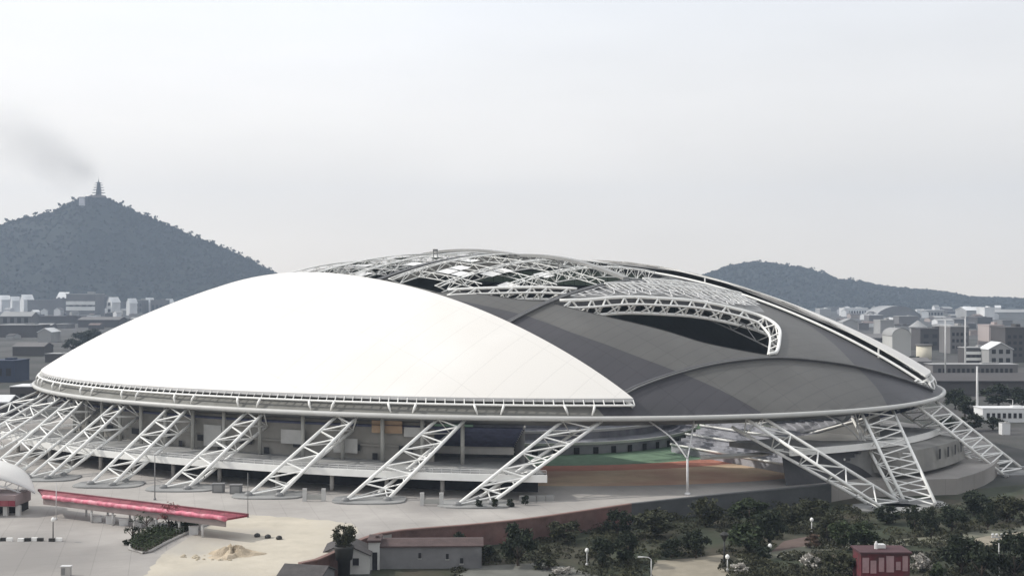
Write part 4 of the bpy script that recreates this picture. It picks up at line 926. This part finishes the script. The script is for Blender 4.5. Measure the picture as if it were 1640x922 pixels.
# ------------------------------------------------------------------ the town
def tmat(r, g, b): return mat('town_%d_%d_%d' % (r, g, b), srgb(r, g, b), .85, .14, .06, stain=(tuple(c * .75 for c in srgb(r, g, b)), .03))
def town(x0, x1, yt, yb, dep, col, roof, rcol, label, name='building', cat='building', nw=(0, 0), band=None, rz=0.0, group=None):
    d = FPX * (HC - ZL) / (yb - YH); w = (x1 - x0) * d / FPX; h = (yb - yt) * d / FPX
    cx_ = ((x0 + x1) / 2 - W / 2) / FPX * d; root = thing(name, label, cat, (cx_, d, ZL), group)
    wm, rm = tmat(*col), tmat(*rcol); ca, sa = math.cos(rz), math.sin(rz)
    def T(mb): mb.v = [(cx_ + a * ca - b * sa, d + a * sa + b * ca, ZL + c) for a, b, c in mb.v]; return mb
    mb = MB(); rise = h * .28
    if roof == 'flat':
        mb.box((0, dep / 2, h * .48), (w, dep, h * .96)); T(mb).build('wall', wm, root)
        mb = MB(); mb.box((0, dep / 2, h * .98), (w * 1.03, dep * 1.03, h * .04)); mb.box((w * .22, dep / 2, h * 1.04), (w * .2, dep * .3, h * .09)); T(mb).build('roof', rm, root)
    elif roof == 'gable':
        hh = h - rise
        mb.add([(-w / 2, 0, 0), (w / 2, 0, 0), (w / 2, 0, hh), (0, 0, h), (-w / 2, 0, hh), (-w / 2, dep, 0), (w / 2, dep, 0), (w / 2, dep, hh), (0, dep, h), (-w / 2, dep, hh)], [(0, 1, 2, 3, 4), (9, 8, 7, 6, 5), (1, 6, 7, 2), (5, 0, 4, 9)])
        T(mb).build('wall', wm, root); mb = MB(); e = w * .04
        for sx in (-1, 1):
            q = [(0, -e, h + .1), (sx * (w / 2 + e), -e, hh), (sx * (w / 2 + e), dep + e, hh), (0, dep + e, h + .1)]; q2 = [(a, b, c + .5) for a, b, c in q]
            mb.add(q + q2, [(0, 1, 2, 3), (7, 6, 5, 4), (0, 4, 5, 1), (1, 5, 6, 2), (2, 6, 7, 3)])
        T(mb).build('roof', rm, root)
    elif roof == 'side':
        hh = h - rise
        mb.add([(-w / 2, 0, 0), (w / 2, 0, 0), (w / 2, 0, hh), (-w / 2, 0, hh), (-w / 2, dep, 0), (w / 2, dep, 0), (w / 2, dep, hh), (-w / 2, dep, hh), (-w / 2, dep / 2, h), (w / 2, dep / 2, h)], [(0, 1, 2, 3), (7, 6, 5, 4), (1, 5, 6, 9, 2), (4, 0, 3, 8, 7)])
        T(mb).build('wall', wm, root); mb = MB(); e = w * .02
        for yy in (-e, dep + e):
            q = [(-w / 2 - e, dep / 2, h + .1), (-w / 2 - e, yy, hh), (w / 2 + e, yy, hh), (w / 2 + e, dep / 2, h + .1)]; q2 = [(a, b, c + .5) for a, b, c in q]
            mb.add(q + q2, [(0, 1, 2, 3), (7, 6, 5, 4), (0, 4, 5, 1), (1, 5, 6, 2), (2, 6, 7, 3)])
        T(mb).build('roof', rm, root)
    elif roof == 'arch':
        hh = h - w * .42; pr = [(-w / 2, 0), (w / 2, 0)] + [(w / 2 * math.cos(math.pi * i / 14), hh + (h - hh) * math.sin(math.pi * i / 14)) for i in range(15)]
        n = len(pr); mb.add([(a, 0, b) for a, b in pr] + [(a, dep, b) for a, b in pr], [tuple(range(n)), tuple(range(n, 2 * n))[::-1]]); mb.add([(a, 0, b) for a, b in pr] + [(a, dep, b) for a, b in pr], [(i, (i + 1) % n, n + (i + 1) % n, n + i)[::-1] for i in (1, n - 1)])
        T(mb).build('wall', wm, root)
        mb = MB(); q = pr[2:]; k = len(q); mb.add([(a * 1.03, -.4, b + .3) for a, b in q] + [(a * 1.03, dep + .4, b + .3) for a, b in q], [(i, i + 1, k + i + 1, k + i) for i in range(k - 1)]); T(mb).build('roof', rm, root, True)
    elif roof == 'cone':
        mb.lathe((0, dep / 2, 0), [(w / 2, 0), (w / 2, h * .6)], 14); T(mb).build('wall', wm, root); mb = MB(); mb.lathe((0, dep / 2, h * .6), [(w * .58, 0), (w * .3, h * .2), (.3, h * .4)], 14); T(mb).build('roof', rm, root)
    elif roof == 'round':
        mb.lathe((0, dep / 2, 0), [(w / 2, 0), (w / 2, h * .94)], 16); T(mb).build('wall', wm, root, True); mb = MB(); mb.lathe((0, dep / 2, h * .94), [(w * .56, 0), (w * .56, h * .06)], 16); T(mb).build('roof', rm, root)
    elif roof == 'shell':                              # leaning white shell on a low block
        mb.box((0, dep / 2, h * .14), (w * .8, dep, h * .28)); T(mb).build('wall', wm, root)
        mb = MB(); vs = []; 
        for i in range(9):
            for j in range(14):
                th = 2 * math.pi * j / 14; rr2 = i / 8; vs.append((w / 2 * rr2 * math.cos(th), dep * .18 * (1 - rr2 * rr2) + dep * .1 + h * .12 * rr2 * math.sin(th), h * .6 + h * .42 * rr2 * math.sin(th)))
        mb.add(vs, [(i * 14 + j, (i + 1) * 14 + j, (i + 1) * 14 + (j + 1) % 14, i * 14 + (j + 1) % 14)[::-1] for i in range(8) for j in range(14)])
        so_ = T(mb).build('shell_roof', rm, root, True); md = so_.modifiers.new('thick', 'SOLIDIFY'); md.thickness = .8
    if nw[0]:
        for i in range(nw[0]):
            for j in range(nw[1]):
                mb = MB(); mb.box(((i + .5) / nw[0] * w * .9 - w * .45, -.1, h * (.12 + .7 * (j + .5) / nw[1])), (w * .9 / nw[0] * .55, .3, h * .7 / nw[1] * .5)); T(mb).build('window', M_dark, root)
    if band:
        for (u0, u1) in band:
            mb = MB(); mb.box((0, -.25, h * (u0 + u1) / 2), (w * 1.01, .5, h * (u1 - u0))); T(mb).build('white_band', tmat(225, 225, 222), root)
    return root
WH, LG, MG, DG, BL = (212, 213, 214), (150, 150, 150), (108, 106, 106), (78, 76, 77), (60, 68, 86)
# left of the dome
town(-14, 11, 473, 499, 26, WH, 'gable', WH, 'white gabled house at the far left edge of the town', 'house', 'house', rz=R(-50))
town(11, 25, 475, 500, 20, WH, 'gable', WH, 'narrow white gabled house second from the left edge of the far town', 'house', 'house', rz=R(-55))
town(25, 45, 472, 502, 24, WH, 'gable', WH, 'largest white gabled house at the left end of the far town', 'house', 'house', rz=R(-50))
town(44, 100, 480, 504, 60, MG, 'flat', MG, 'long low grey block right of the largest white gabled house')
town(90, 106, 468, 503, 40, DG, 'side', WH, 'dark tower with a white slanted roof at the foot of the pagoda hill', nw=(2, 4))
town(106, 152, 470, 506, 60, MG, 'flat', LG, 'grey block with white balcony bands below the pagoda hill', nw=(4, 1), band=((.25, .42), (.5, .66)))
town(153, 166, 474, 503, 50, DG, 'flat', MG, 'narrow dark block right of the block with white bands')
town(166, 184, 476, 506, 20, WH, 'gable', WH, 'white gabled house right of the narrow dark block', 'house', 'house', rz=R(-45), nw=(1, 2))
town(182, 200, 482, 504, 50, MG, 'flat', DG, 'low grey block between two white gabled houses')
town(198, 212, 478, 505, 18, WH, 'gable', WH, 'slim white gabled house below the pagoda hill', 'house', 'house', rz=R(-50))
town(212, 228, 480, 503, 50, MG, 'flat', LG, 'grey block right of the slim white gabled house', nw=(3, 2))
town(227, 241, 477, 502, 18, WH, 'gable', WH, 'white steep gabled house just left of the dome edge', 'house', 'house', rz=R(-50))
town(241, 262, 480, 503, 50, MG, 'flat', MG, 'low grey block just left of the dome edge', nw=(3, 1))
town(260, 272, 479, 500, 18, WH, 'gable', WH, 'white gabled house half hidden by the dome edge', 'house', 'house', rz=R(-50))
town(272, 300, 472, 492, 60, MG, 'flat', LG, 'far pale roofed block peeping over the dome edge')
town(-10, 58, 520, 540, 40, DG, 'flat', LG, 'long shed with a flat pale roof in the left middle distance')
town(60, 82, 526, 548, 25, LG, 'gable', WH, 'small white gabled shed right of the long pale roofed shed', 'shed', 'shed')
town(0, 50, 500, 524, 30, MG, 'side', LG, 'grey house with a light pitched roof behind the long pale roofed shed', nw=(4, 1))
town(60, 125, 506, 518, 40, DG, 'flat', DG, 'long dark warehouse in the left middle distance', 'warehouse', 'warehouse')
town(125, 190, 508, 524, 40, DG, 'side', MG, 'dark warehouse with a ridge roof beside the dome edge', 'warehouse', 'warehouse')
town(72, 108, 566, 580, 16, DG, 'flat', LG, 'low shed with a pale flat roof left of the dome tip', 'shed', 'shed')
town(20, 70, 550, 570, 20, DG, 'side', MG, 'dark ridge roofed shed in front of the pale roofed shed', 'shed', 'shed')
town(-40, 24, 577, 612, 20, BL, 'flat', BL, 'dark blue building with a flat roof at the left edge', nw=(4, 1))
town(16, 56, 618, 652, 14, DG, 'flat', WH, 'small building with a white flat roof behind the leftmost legs', nw=(3, 1))
town(-30, 14, 636, 668, 12, DG, 'side', WH, 'low house with a white roof at the left edge behind the legs')
# right of the dome
town(1313, 1331, 494, 506, 40, LG, 'flat', WH, 'small bright white block just above the far roof panel edge')
town(1352, 1390, 493, 506, 40, WH, 'flat', WH, 'bright white long block with a dark window row on the right', nw=(8, 1))
town(1395, 1482, 490, 508, 90, MG, 'arch', LG, 'big grey hall with a low curved roof at the foot of the right hill', 'hall', 'hall')
town(1484, 1512, 496, 508, 40, LG, 'flat', WH, 'white block right of the big grey hall', nw=(5, 1))
town(1495, 1530, 487, 494, 40, MG, 'flat', WH, 'far white roofed shed below the tail of the right hill', 'shed', 'shed')
town(1548, 1580, 492, 510, 60, LG, 'side', WH, 'long white roofed factory left of the bright white tower block', 'factory', 'factory')
town(1577, 1593, 492, 512, 40, WH, 'flat', WH, 'bright white square tower block on the right skyline')
town(1594, 1660, 496, 511, 60, LG, 'side', LG, 'long grey factory at the right edge of the skyline', 'factory', 'factory')
town(1392, 1414, 504, 516, 30, MG, 'flat', WH, 'low block with a white roof edge left of the grey shed row')
town(1440, 1470, 506, 520, 30, MG, 'flat', LG, 'grey shed with a pale roof edge above the arch topped block', 'shed', 'shed')
town(1350, 1374, 511, 530, 24, LG, 'gable', LG, 'pale gabled house beside the far roof panel', 'house', 'house')
town(1410, 1432, 512, 542, 25, LG, 'flat', LG, 'pale grey block behind the arch topped block')
town(1429, 1459, 526, 576, 24, (178, 178, 175), 'arch', LG, 'pale block with a rounded arch top and a bay on its right side')
town(1462, 1488, 513, 540, 20, LG, 'cone', LG, 'small round pavilion with a pale cone roof', 'pavilion', 'pavilion')
town(1474, 1520, 526, 560, 24, DG, 'flat', DG, 'dark square block behind the cream round building', nw=(3, 2))
town(1474, 1498, 552, 584, 16, (198, 192, 176), 'round', MG, 'cream round building at the foot of the dark square block')
town(1522, 1552, 522, 566, 26, MG, 'flat', LG, 'grey block with a pale roof rim left of the pinkish block', nw=(4, 3))
town(1584, 1608, 520, 566, 24, (172, 162, 160), 'flat', (160, 150, 148), 'tall pinkish block with a flat roof on the right')
town(1610, 1650, 524, 580, 26, DG, 'flat', DG, 'dark slab block at the right edge', nw=(4, 4))
town(1546, 1586, 556, 586, 14, DG, 'flat', LG, 'block with two white balcony bands in the right middle distance', nw=(5, 1), band=((.3, .45), (.62, .78)))
town(1584, 1622, 549, 588, 16, LG, 'gable', WH, 'white gabled house with a dark window right of the striped block', 'house', 'house', nw=(3, 2))
town(1494, 1630, 583, 602, 14, MG, 'flat', LG, 'long low grey building with a pale roof edge above the dark wall', nw=(16, 1))
town(1440, 1492, 575, 592, 20, MG, 'side', MG, 'grey shed between the dome edge and the long low building', 'shed', 'shed')
town(1380, 1428, 536, 556, 30, DG, 'side', MG, 'dark ridge roofed shed close to the far roof panel', 'shed', 'shed')
town(1488, 1680, 602, 634, 30, DG, 'side', DG, 'large dark warehouse behind the white low building', 'warehouse', 'warehouse')
town(1574, 1660, 653, 676, 9, WH, 'flat', WH, 'white low building with a row of dark windows at the right edge', nw=(9, 1))
town(1605, 1618, 677, 696, 3, WH, 'flat', LG, 'small white kiosk in front of the white low building', 'kiosk', 'kiosk')
# anonymous low roofs filling the plain
k = 0
for i in range(95):
    px = random.choice([random.uniform(-10, 230), random.uniform(1310, 1650)]); yb = random.choice([random.uniform(498, 515), random.uniform(515, 560)])
    if px < 210 and yb > 545: continue
    w_ = random.uniform(10, 32) * (1 if yb > 515 else .7); c = random.choice([LG, WH, MG, MG, DG, DG, (150, 140, 136)]); rc = random.choice([MG, LG, DG, DG, (110, 97, 93)])
    town(px, px + w_, yb - random.uniform(5, 12) * (1 if yb > 515 else .7), yb, random.uniform(15, 40), c, random.choice(['flat', 'side', 'side']), rc, 'low small house crowded among others on the town plain', 'town_house', 'house', group='low houses on the plain')
for i in range(34):
    px = random.uniform(-14, 285) if i < 22 else random.uniform(1330, 1650); yb = random.uniform(500, 513); w_ = random.uniform(7, 13)
    town(px, px + w_, yb - random.uniform(9, 14), yb, random.uniform(10, 18), random.choice([WH, WH, LG, (200, 200, 202)]), random.choice(['gable', 'gable', 'side']), random.choice([WH, LG, MG]), 'tiny pale house in the far row at the foot of the hills', 'far_house', 'house', group='tiny pale houses at the foot of the hills', rz=R(random.choice([-45, -20, 15])))
# town trees
for px, py, h, w_, lab in ((135, 552, 13, 20, 'dark tree clump beside the left edge of the dome'), (118, 562, 10, 16, 'smaller dark tree left of the clump by the dome'), (150, 545, 12, 16, 'dark tree touching the dome edge on the left'),
                           (1545, 668, 8, 9, 'dark tree left of the white low building'), (1600, 652, 9.5, 14, 'broad dark tree behind the white low building'), (1636, 655, 9, 13, 'dark tree behind the right end of the white low building'),
                           (1530, 655, 8.5, 9, 'dark tree by the right tip of the dome'), (1590, 688, 4.5, 7, 'dark bush in front of the white low building'), (1520, 690, 5, 7, 'dark bush behind the outermost leg'), (1560, 690, 6, 8, 'dark bush at the foot of the tall pale pole'),
                           (1465, 585, 6, 10, 'dark tree between the arch topped block and the cream round building')):
    plant('tree', px, py, h, w_, lab, 0)
# ------------------------------------------------------------------ hills
M_hill = mat('wooded_hill', (.013, .017, .014), .95, .3, .01); M_wood = mat('wood_canopy', (.011, .015, .012), .95, .35, .006, island=.15)
def hill(name, prof, d0, front, back, x_lo, x_hi, nx, rough, ncrown, cr, label):
    xs = np.linspace(x_lo, x_hi, nx); hz = np.interp(xs, [p[0] for p in prof], [p[1] for p in prof])
    hz = (YH - hz) / FPX * d0 + HC - ZL; ny = 34; vs = []; H_ = np.zeros((nx, ny)); Yv = np.concatenate([np.linspace(d0 - front, d0, 20), np.linspace(d0, d0 + back, 15)[1:]])
    lat = rng.normal(size=(nx, ny)) * rough
    for i in range(nx):
        for j in range(ny):
            y = Yv[j]; u = (1 - (d0 - y) / front) if y <= d0 else 1 - (y - d0) / back
            u = max(0, u); s_ = u * u * (3 - 2 * u) * .35 + u * .65
            H_[i, j] = max(0, hz[i]) * s_ + lat[i, j] * min(1, 4 * u * (1 - u) + .1) * (1 if abs(y - d0) > 10 else .25)
            vs.append(((xs[i] - W / 2) / FPX * d0, y, ZL - 1 + H_[i, j]))
    mb = MB(); mb.add(vs, [(i * ny + j, (i + 1) * ny + j, (i + 1) * ny + j + 1, i * ny + j + 1) for i in range(nx - 1) for j in range(ny - 1)])
    o = struct(mb, name, M_hill, True); o['label'] = label
    # wood canopy
    ico = np.array([(0, 0, 1), (.9, 0, .45), (.28, .85, .45), (-.72, .53, .45), (-.72, -.53, .45), (.28, -.85, .45), (.72, .53, -.45), (-.28, .85, -.45), (-.9, 0, -.45), (-.28, -.85, -.45), (.72, -.53, -.45)])
    fc = [(0, 1, 2), (0, 2, 3), (0, 3, 4), (0, 4, 5), (0, 5, 1), (1, 6, 2), (2, 6, 7), (2, 7, 3), (3, 7, 8), (3, 8, 4), (4, 8, 9), (4, 9, 5), (5, 9, 10), (5, 10, 1), (1, 10, 6)]
    mb = MB()
    for n in range(ncrown):
        fi = rng.uniform(0, nx - 1.01); fj = rng.uniform(.5, 20.5) if rng.random() < .8 else rng.uniform(17, 20.5); i, j = int(fi), int(fj); a, b = fi - i, fj - j
        def L(M): return (M[i, j] * (1 - a) + M[i + 1, j] * a) * (1 - b) + (M[i, j + 1] * (1 - a) + M[i + 1, j + 1] * a) * b
        z = L(H_)
        if z < 6: continue
        x = ((xs[i] * (1 - a) + xs[i + 1] * a) - W / 2) / FPX * d0; y = Yv[j] * (1 - b) + Yv[j + 1] * b
        r_ = cr * rng.uniform(.55, 1.25)
        mb.add(ico * (r_ * rng.uniform(.8, 1.2), r_, r_ * rng.uniform(.8, 1.35)) * rng.uniform(.75, 1.2, (11, 1)) + (x, y, ZL + z + r_ * .25), fc)
    o = mb.build('forest', M_wood, None, False); o['kind'] = 'stuff'; o['label'] = 'dense wood covering the ' + label
    return lambda px: (Vector(((px - W / 2) / FPX * d0, d0, ZL - 1 + float(np.interp(px, xs, H_[:, 19])))))
top1 = hill('hill', [(-700, 470), (-300, 430), (-120, 385), (0, 363), (15, 356), (35, 350), (60, 345), (90, 337), (100, 330), (130, 319), (150, 313), (170, 316), (185, 325), (215, 337), (260, 357), (300, 375), (350, 395), (400, 417), (430, 434), (460, 446), (560, 470), (640, 476)], 3700, 430, 700, -700, 640, 170, 5, 10000, 5.0, 'hill with the pagoda')
top2 = hill('hill', [(900, 476), (1040, 466), (1080, 455), (1120, 444), (1160, 429), (1200, 421), (1240, 423), (1290, 431), (1320, 439), (1340, 450), (1370, 450), (1400, 458), (1440, 463), (1480, 466), (1510, 469), (1530, 474), (1560, 478), (1640, 480), (1800, 479), (2100, 480)], 4000, 500, 700, 900, 2100, 150, 3, 8000, 6.0, 'long hill behind the right side of the dome')
mb = MB()
# distant low ridge closing the plain
for (d0, base, amp) in ((5600, 14, 8),):
    n = 200; vs = []
    for i in range(n + 1):
        x = -4200 + 8400 * i / n; h = base + amp * math.sin(i * .31) * math.sin(i * .083 + 1) + random.uniform(0, 5)
        vs += [(x, d0 - 200, ZL - 1), (x, d0, ZL + h), (x, d0 + 500, ZL - 1)]
    mb.add(vs, [(3 * i + j, 3 * i + 3 + j, 3 * i + 4 + j, 3 * i + 1 + j) for i in range(n) for j in range(2)])
struct(mb, 'distant_hills', M_hill)
# trees that stand out along the crest
proto = None
for px in [12, 42, 57, 78, 96, 118, 196, 208, 236, 250, 268, 281, 292, 306, 319, 333, 343, 356, 366, 372, 385, 398, 411, 421, 433]:
    h = random.uniform(12, 21); w_ = random.uniform(10, 20)
    if proto is None or px == 250:
        proto = make_tree('crest_tree', '', 'tree', 16, 15, 0, 260, 1.5, 40 + px, .25, 'trees along the crest of the pagoda hill'); o = proto
    else: o = copy_tree(proto)
    p = top1(px); o.location = p + Vector((0, -3, -2)); o.scale = (w_ / 15, w_ / 15, h / 16); o.rotation_euler.z = random.uniform(0, 6)
    o['label'] = 'tree standing out against the sky on the %s slope of the pagoda hill' % ('left' if px < 150 else 'right')
for px in [1170, 1215, 1262, 1282, 1300, 1318, 1347, 1362, 1376, 1392, 1420, 1448, 1476, 1508]:
    h = random.uniform(11, 19); w_ = random.uniform(12, 22); o = copy_tree(proto)
    p = top2(px); o.location = p + Vector((0, -3, -2)); o.scale = (w_ / 15, w_ / 15, h / 16); o.rotation_euler.z = random.uniform(0, 6)
    o['label'] = 'tree standing out against the sky on the long right hill'; o['group'] = 'trees along the crest of the right hill'
# pagoda
p = top1(158); p.z -= 4; pg = thing('pagoda', 'multi storey pagoda with upturned eaves and a tall spire on the hilltop', 'pagoda', p)
M_pg = mat('pagoda_wall', (.16, .14, .13), .9, .2, .1); M_pgr = mat('pagoda_roof', (.05, .05, .052), .8, .2, .1)
z = 0.0; w_ = 17.5
mb = MB(); mb.lathe(p, [(24, 0), (22, 7)], 8); mb.build('base', M_pg, pg); z = 7
for i in range(5):
    hh = 8.8 - i * .4; r_ = w_ * (1 - .115 * i)
    mb = MB(); mb.lathe(p + Vector((0, 0, z)), [(r_ * .5, 0), (r_ * .48, hh)], 8); st_ = mb.build('storey', M_pg, pg)
    for k in range(8):
        th = (k + .5) * math.pi / 4; q = p + Vector((math.cos(th) * r_ * .46, math.sin(th) * r_ * .46, z + hh * .4)); mb = MB(); mb.box(q, (1.0, 2.6, 3.2), th); mb.build('window', M_dark, st_)
    mb = MB(); vs = []; prof = [(1.22, .0, .22), (.85, .9, .0), (.5, 2.4, 0)]
    for rr2, dz, up in prof:
        for k in range(16):
            th = k * math.pi / 8; c = 1.0 if k % 2 == 0 else .86; vs.append(p + Vector((math.cos(th) * r_ * rr2 * c, math.sin(th) * r_ * rr2 * c, z + hh - 1.2 + dz + (1.5 * (rr2 > 1.2) if k % 2 == 0 else 0))))
    mb.add(vs, [(a * 16 + k, a * 16 + (k + 1) % 16, (a + 1) * 16 + (k + 1) % 16, (a + 1) * 16 + k) for a in range(2) for k in range(16)]); mb.add([p + Vector((0, 0, z + hh - .2))] + vs[:16], [(0, 1 + (k + 1) % 16, 1 + k) for k in range(16)])
    mb.build('eave_roof', M_pgr, pg); z += hh
mb = MB(); mb.lathe(p + Vector((0, 0, z - .5)), [(5.2, 0), (2.2, 3), (1.4, 5), (1.5, 6.5), (.8, 9), (.9, 11), (.35, 14), (.15, 22)], 8); mb.build('spire', M_pgr, pg)
q = top1(148) + Vector((0, -90, -34)); hv = thing('hill_shrine', 'small white building on the slope below the pagoda', 'building', q)
mb = MB(); mb.box(q + Vector((0, 0, 10)), (15, 10, 24)); mb.build('wall', tmat(200, 200, 205), hv); mb = MB(); mb.box(q + Vector((0, 0, 23)), (17, 12, 2)); mb.build('roof', tmat(150, 150, 155), hv)

# ------------------------------------------------------------------ smoke drifting left of the pagoda
sm = bpy.data.materials.new('smoke_air'); sm.use_nodes = True; n = sm.node_tree; n.nodes.remove(n.nodes['Principled BSDF'])
sv = n.nodes.new('ShaderNodeVolumePrincipled'); sv.inputs['Color'].default_value = (.3, .29, .28, 1)
tc = n.nodes.new('ShaderNodeTexCoord'); gr = n.nodes.new('ShaderNodeTexGradient'); gr.gradient_type = 'SPHERICAL'; no = n.nodes.new('ShaderNodeTexNoise'); no.inputs['Scale'].default_value = 2.4; no.inputs['Detail'].default_value = 4
m1 = n.nodes.new('ShaderNodeMath'); m1.operation = 'MULTIPLY'; m2 = n.nodes.new('ShaderNodeMath'); m2.operation = 'MULTIPLY'; m2.inputs[1].default_value = .005
n.links.new(tc.outputs['Object'], gr.inputs['Vector']); n.links.new(tc.outputs['Object'], no.inputs['Vector']); n.links.new(gr.outputs['Fac'], m1.inputs[0]); n.links.new(no.outputs['Fac'], m1.inputs[1]); n.links.new(m1.outputs[0], m2.inputs[0]); n.links.new(m2.outputs[0], sv.inputs['Density']); n.links.new(sv.outputs['Volume'], n.nodes['Material Output'].inputs['Volume'])
for (px, py, rx, rz_) in ((100, 262, 150, 105), (40, 225, 190, 120), (132, 272, 60, 45)):
    mb = MB(); mb.lathe((0, 0, 0), [(math.sin(math.pi * i / 10) * .999 + .001, -math.cos(math.pi * i / 10)) for i in range(11)], 16)
    o = mb.build('smoke', sm); o.location = at(px, py, 3700); o.scale = (rx, 90, rz_); o.rotation_euler.y = R(28); o['kind'] = 'stuff'; o['label'] = 'faint grey smoke drifting left of the pagoda'
# ------------------------------------------------------------------ the air
mb = MB(); mb.box((0, 2970, 296), (9000, 6560, 604)); 
hm = bpy.data.materials.new('haze_air'); hm.use_nodes = True; n = hm.node_tree; n.nodes.remove(n.nodes['Principled BSDF'])
pv_ = n.nodes.new('ShaderNodeVolumePrincipled'); pv_.inputs['Density'].default_value = .00012; pv_.inputs['Color'].default_value = (.57, .70, .89, 1); pv_.inputs['Anisotropy'].default_value = .0
n.links.new(pv_.outputs['Volume'], n.nodes['Material Output'].inputs['Volume'])
hz_ = mb.build('haze', hm); hz_['kind'] = 'stuff'; hz_['label'] = 'pale haze over the whole place'; hz_.display_type = 'WIRE'
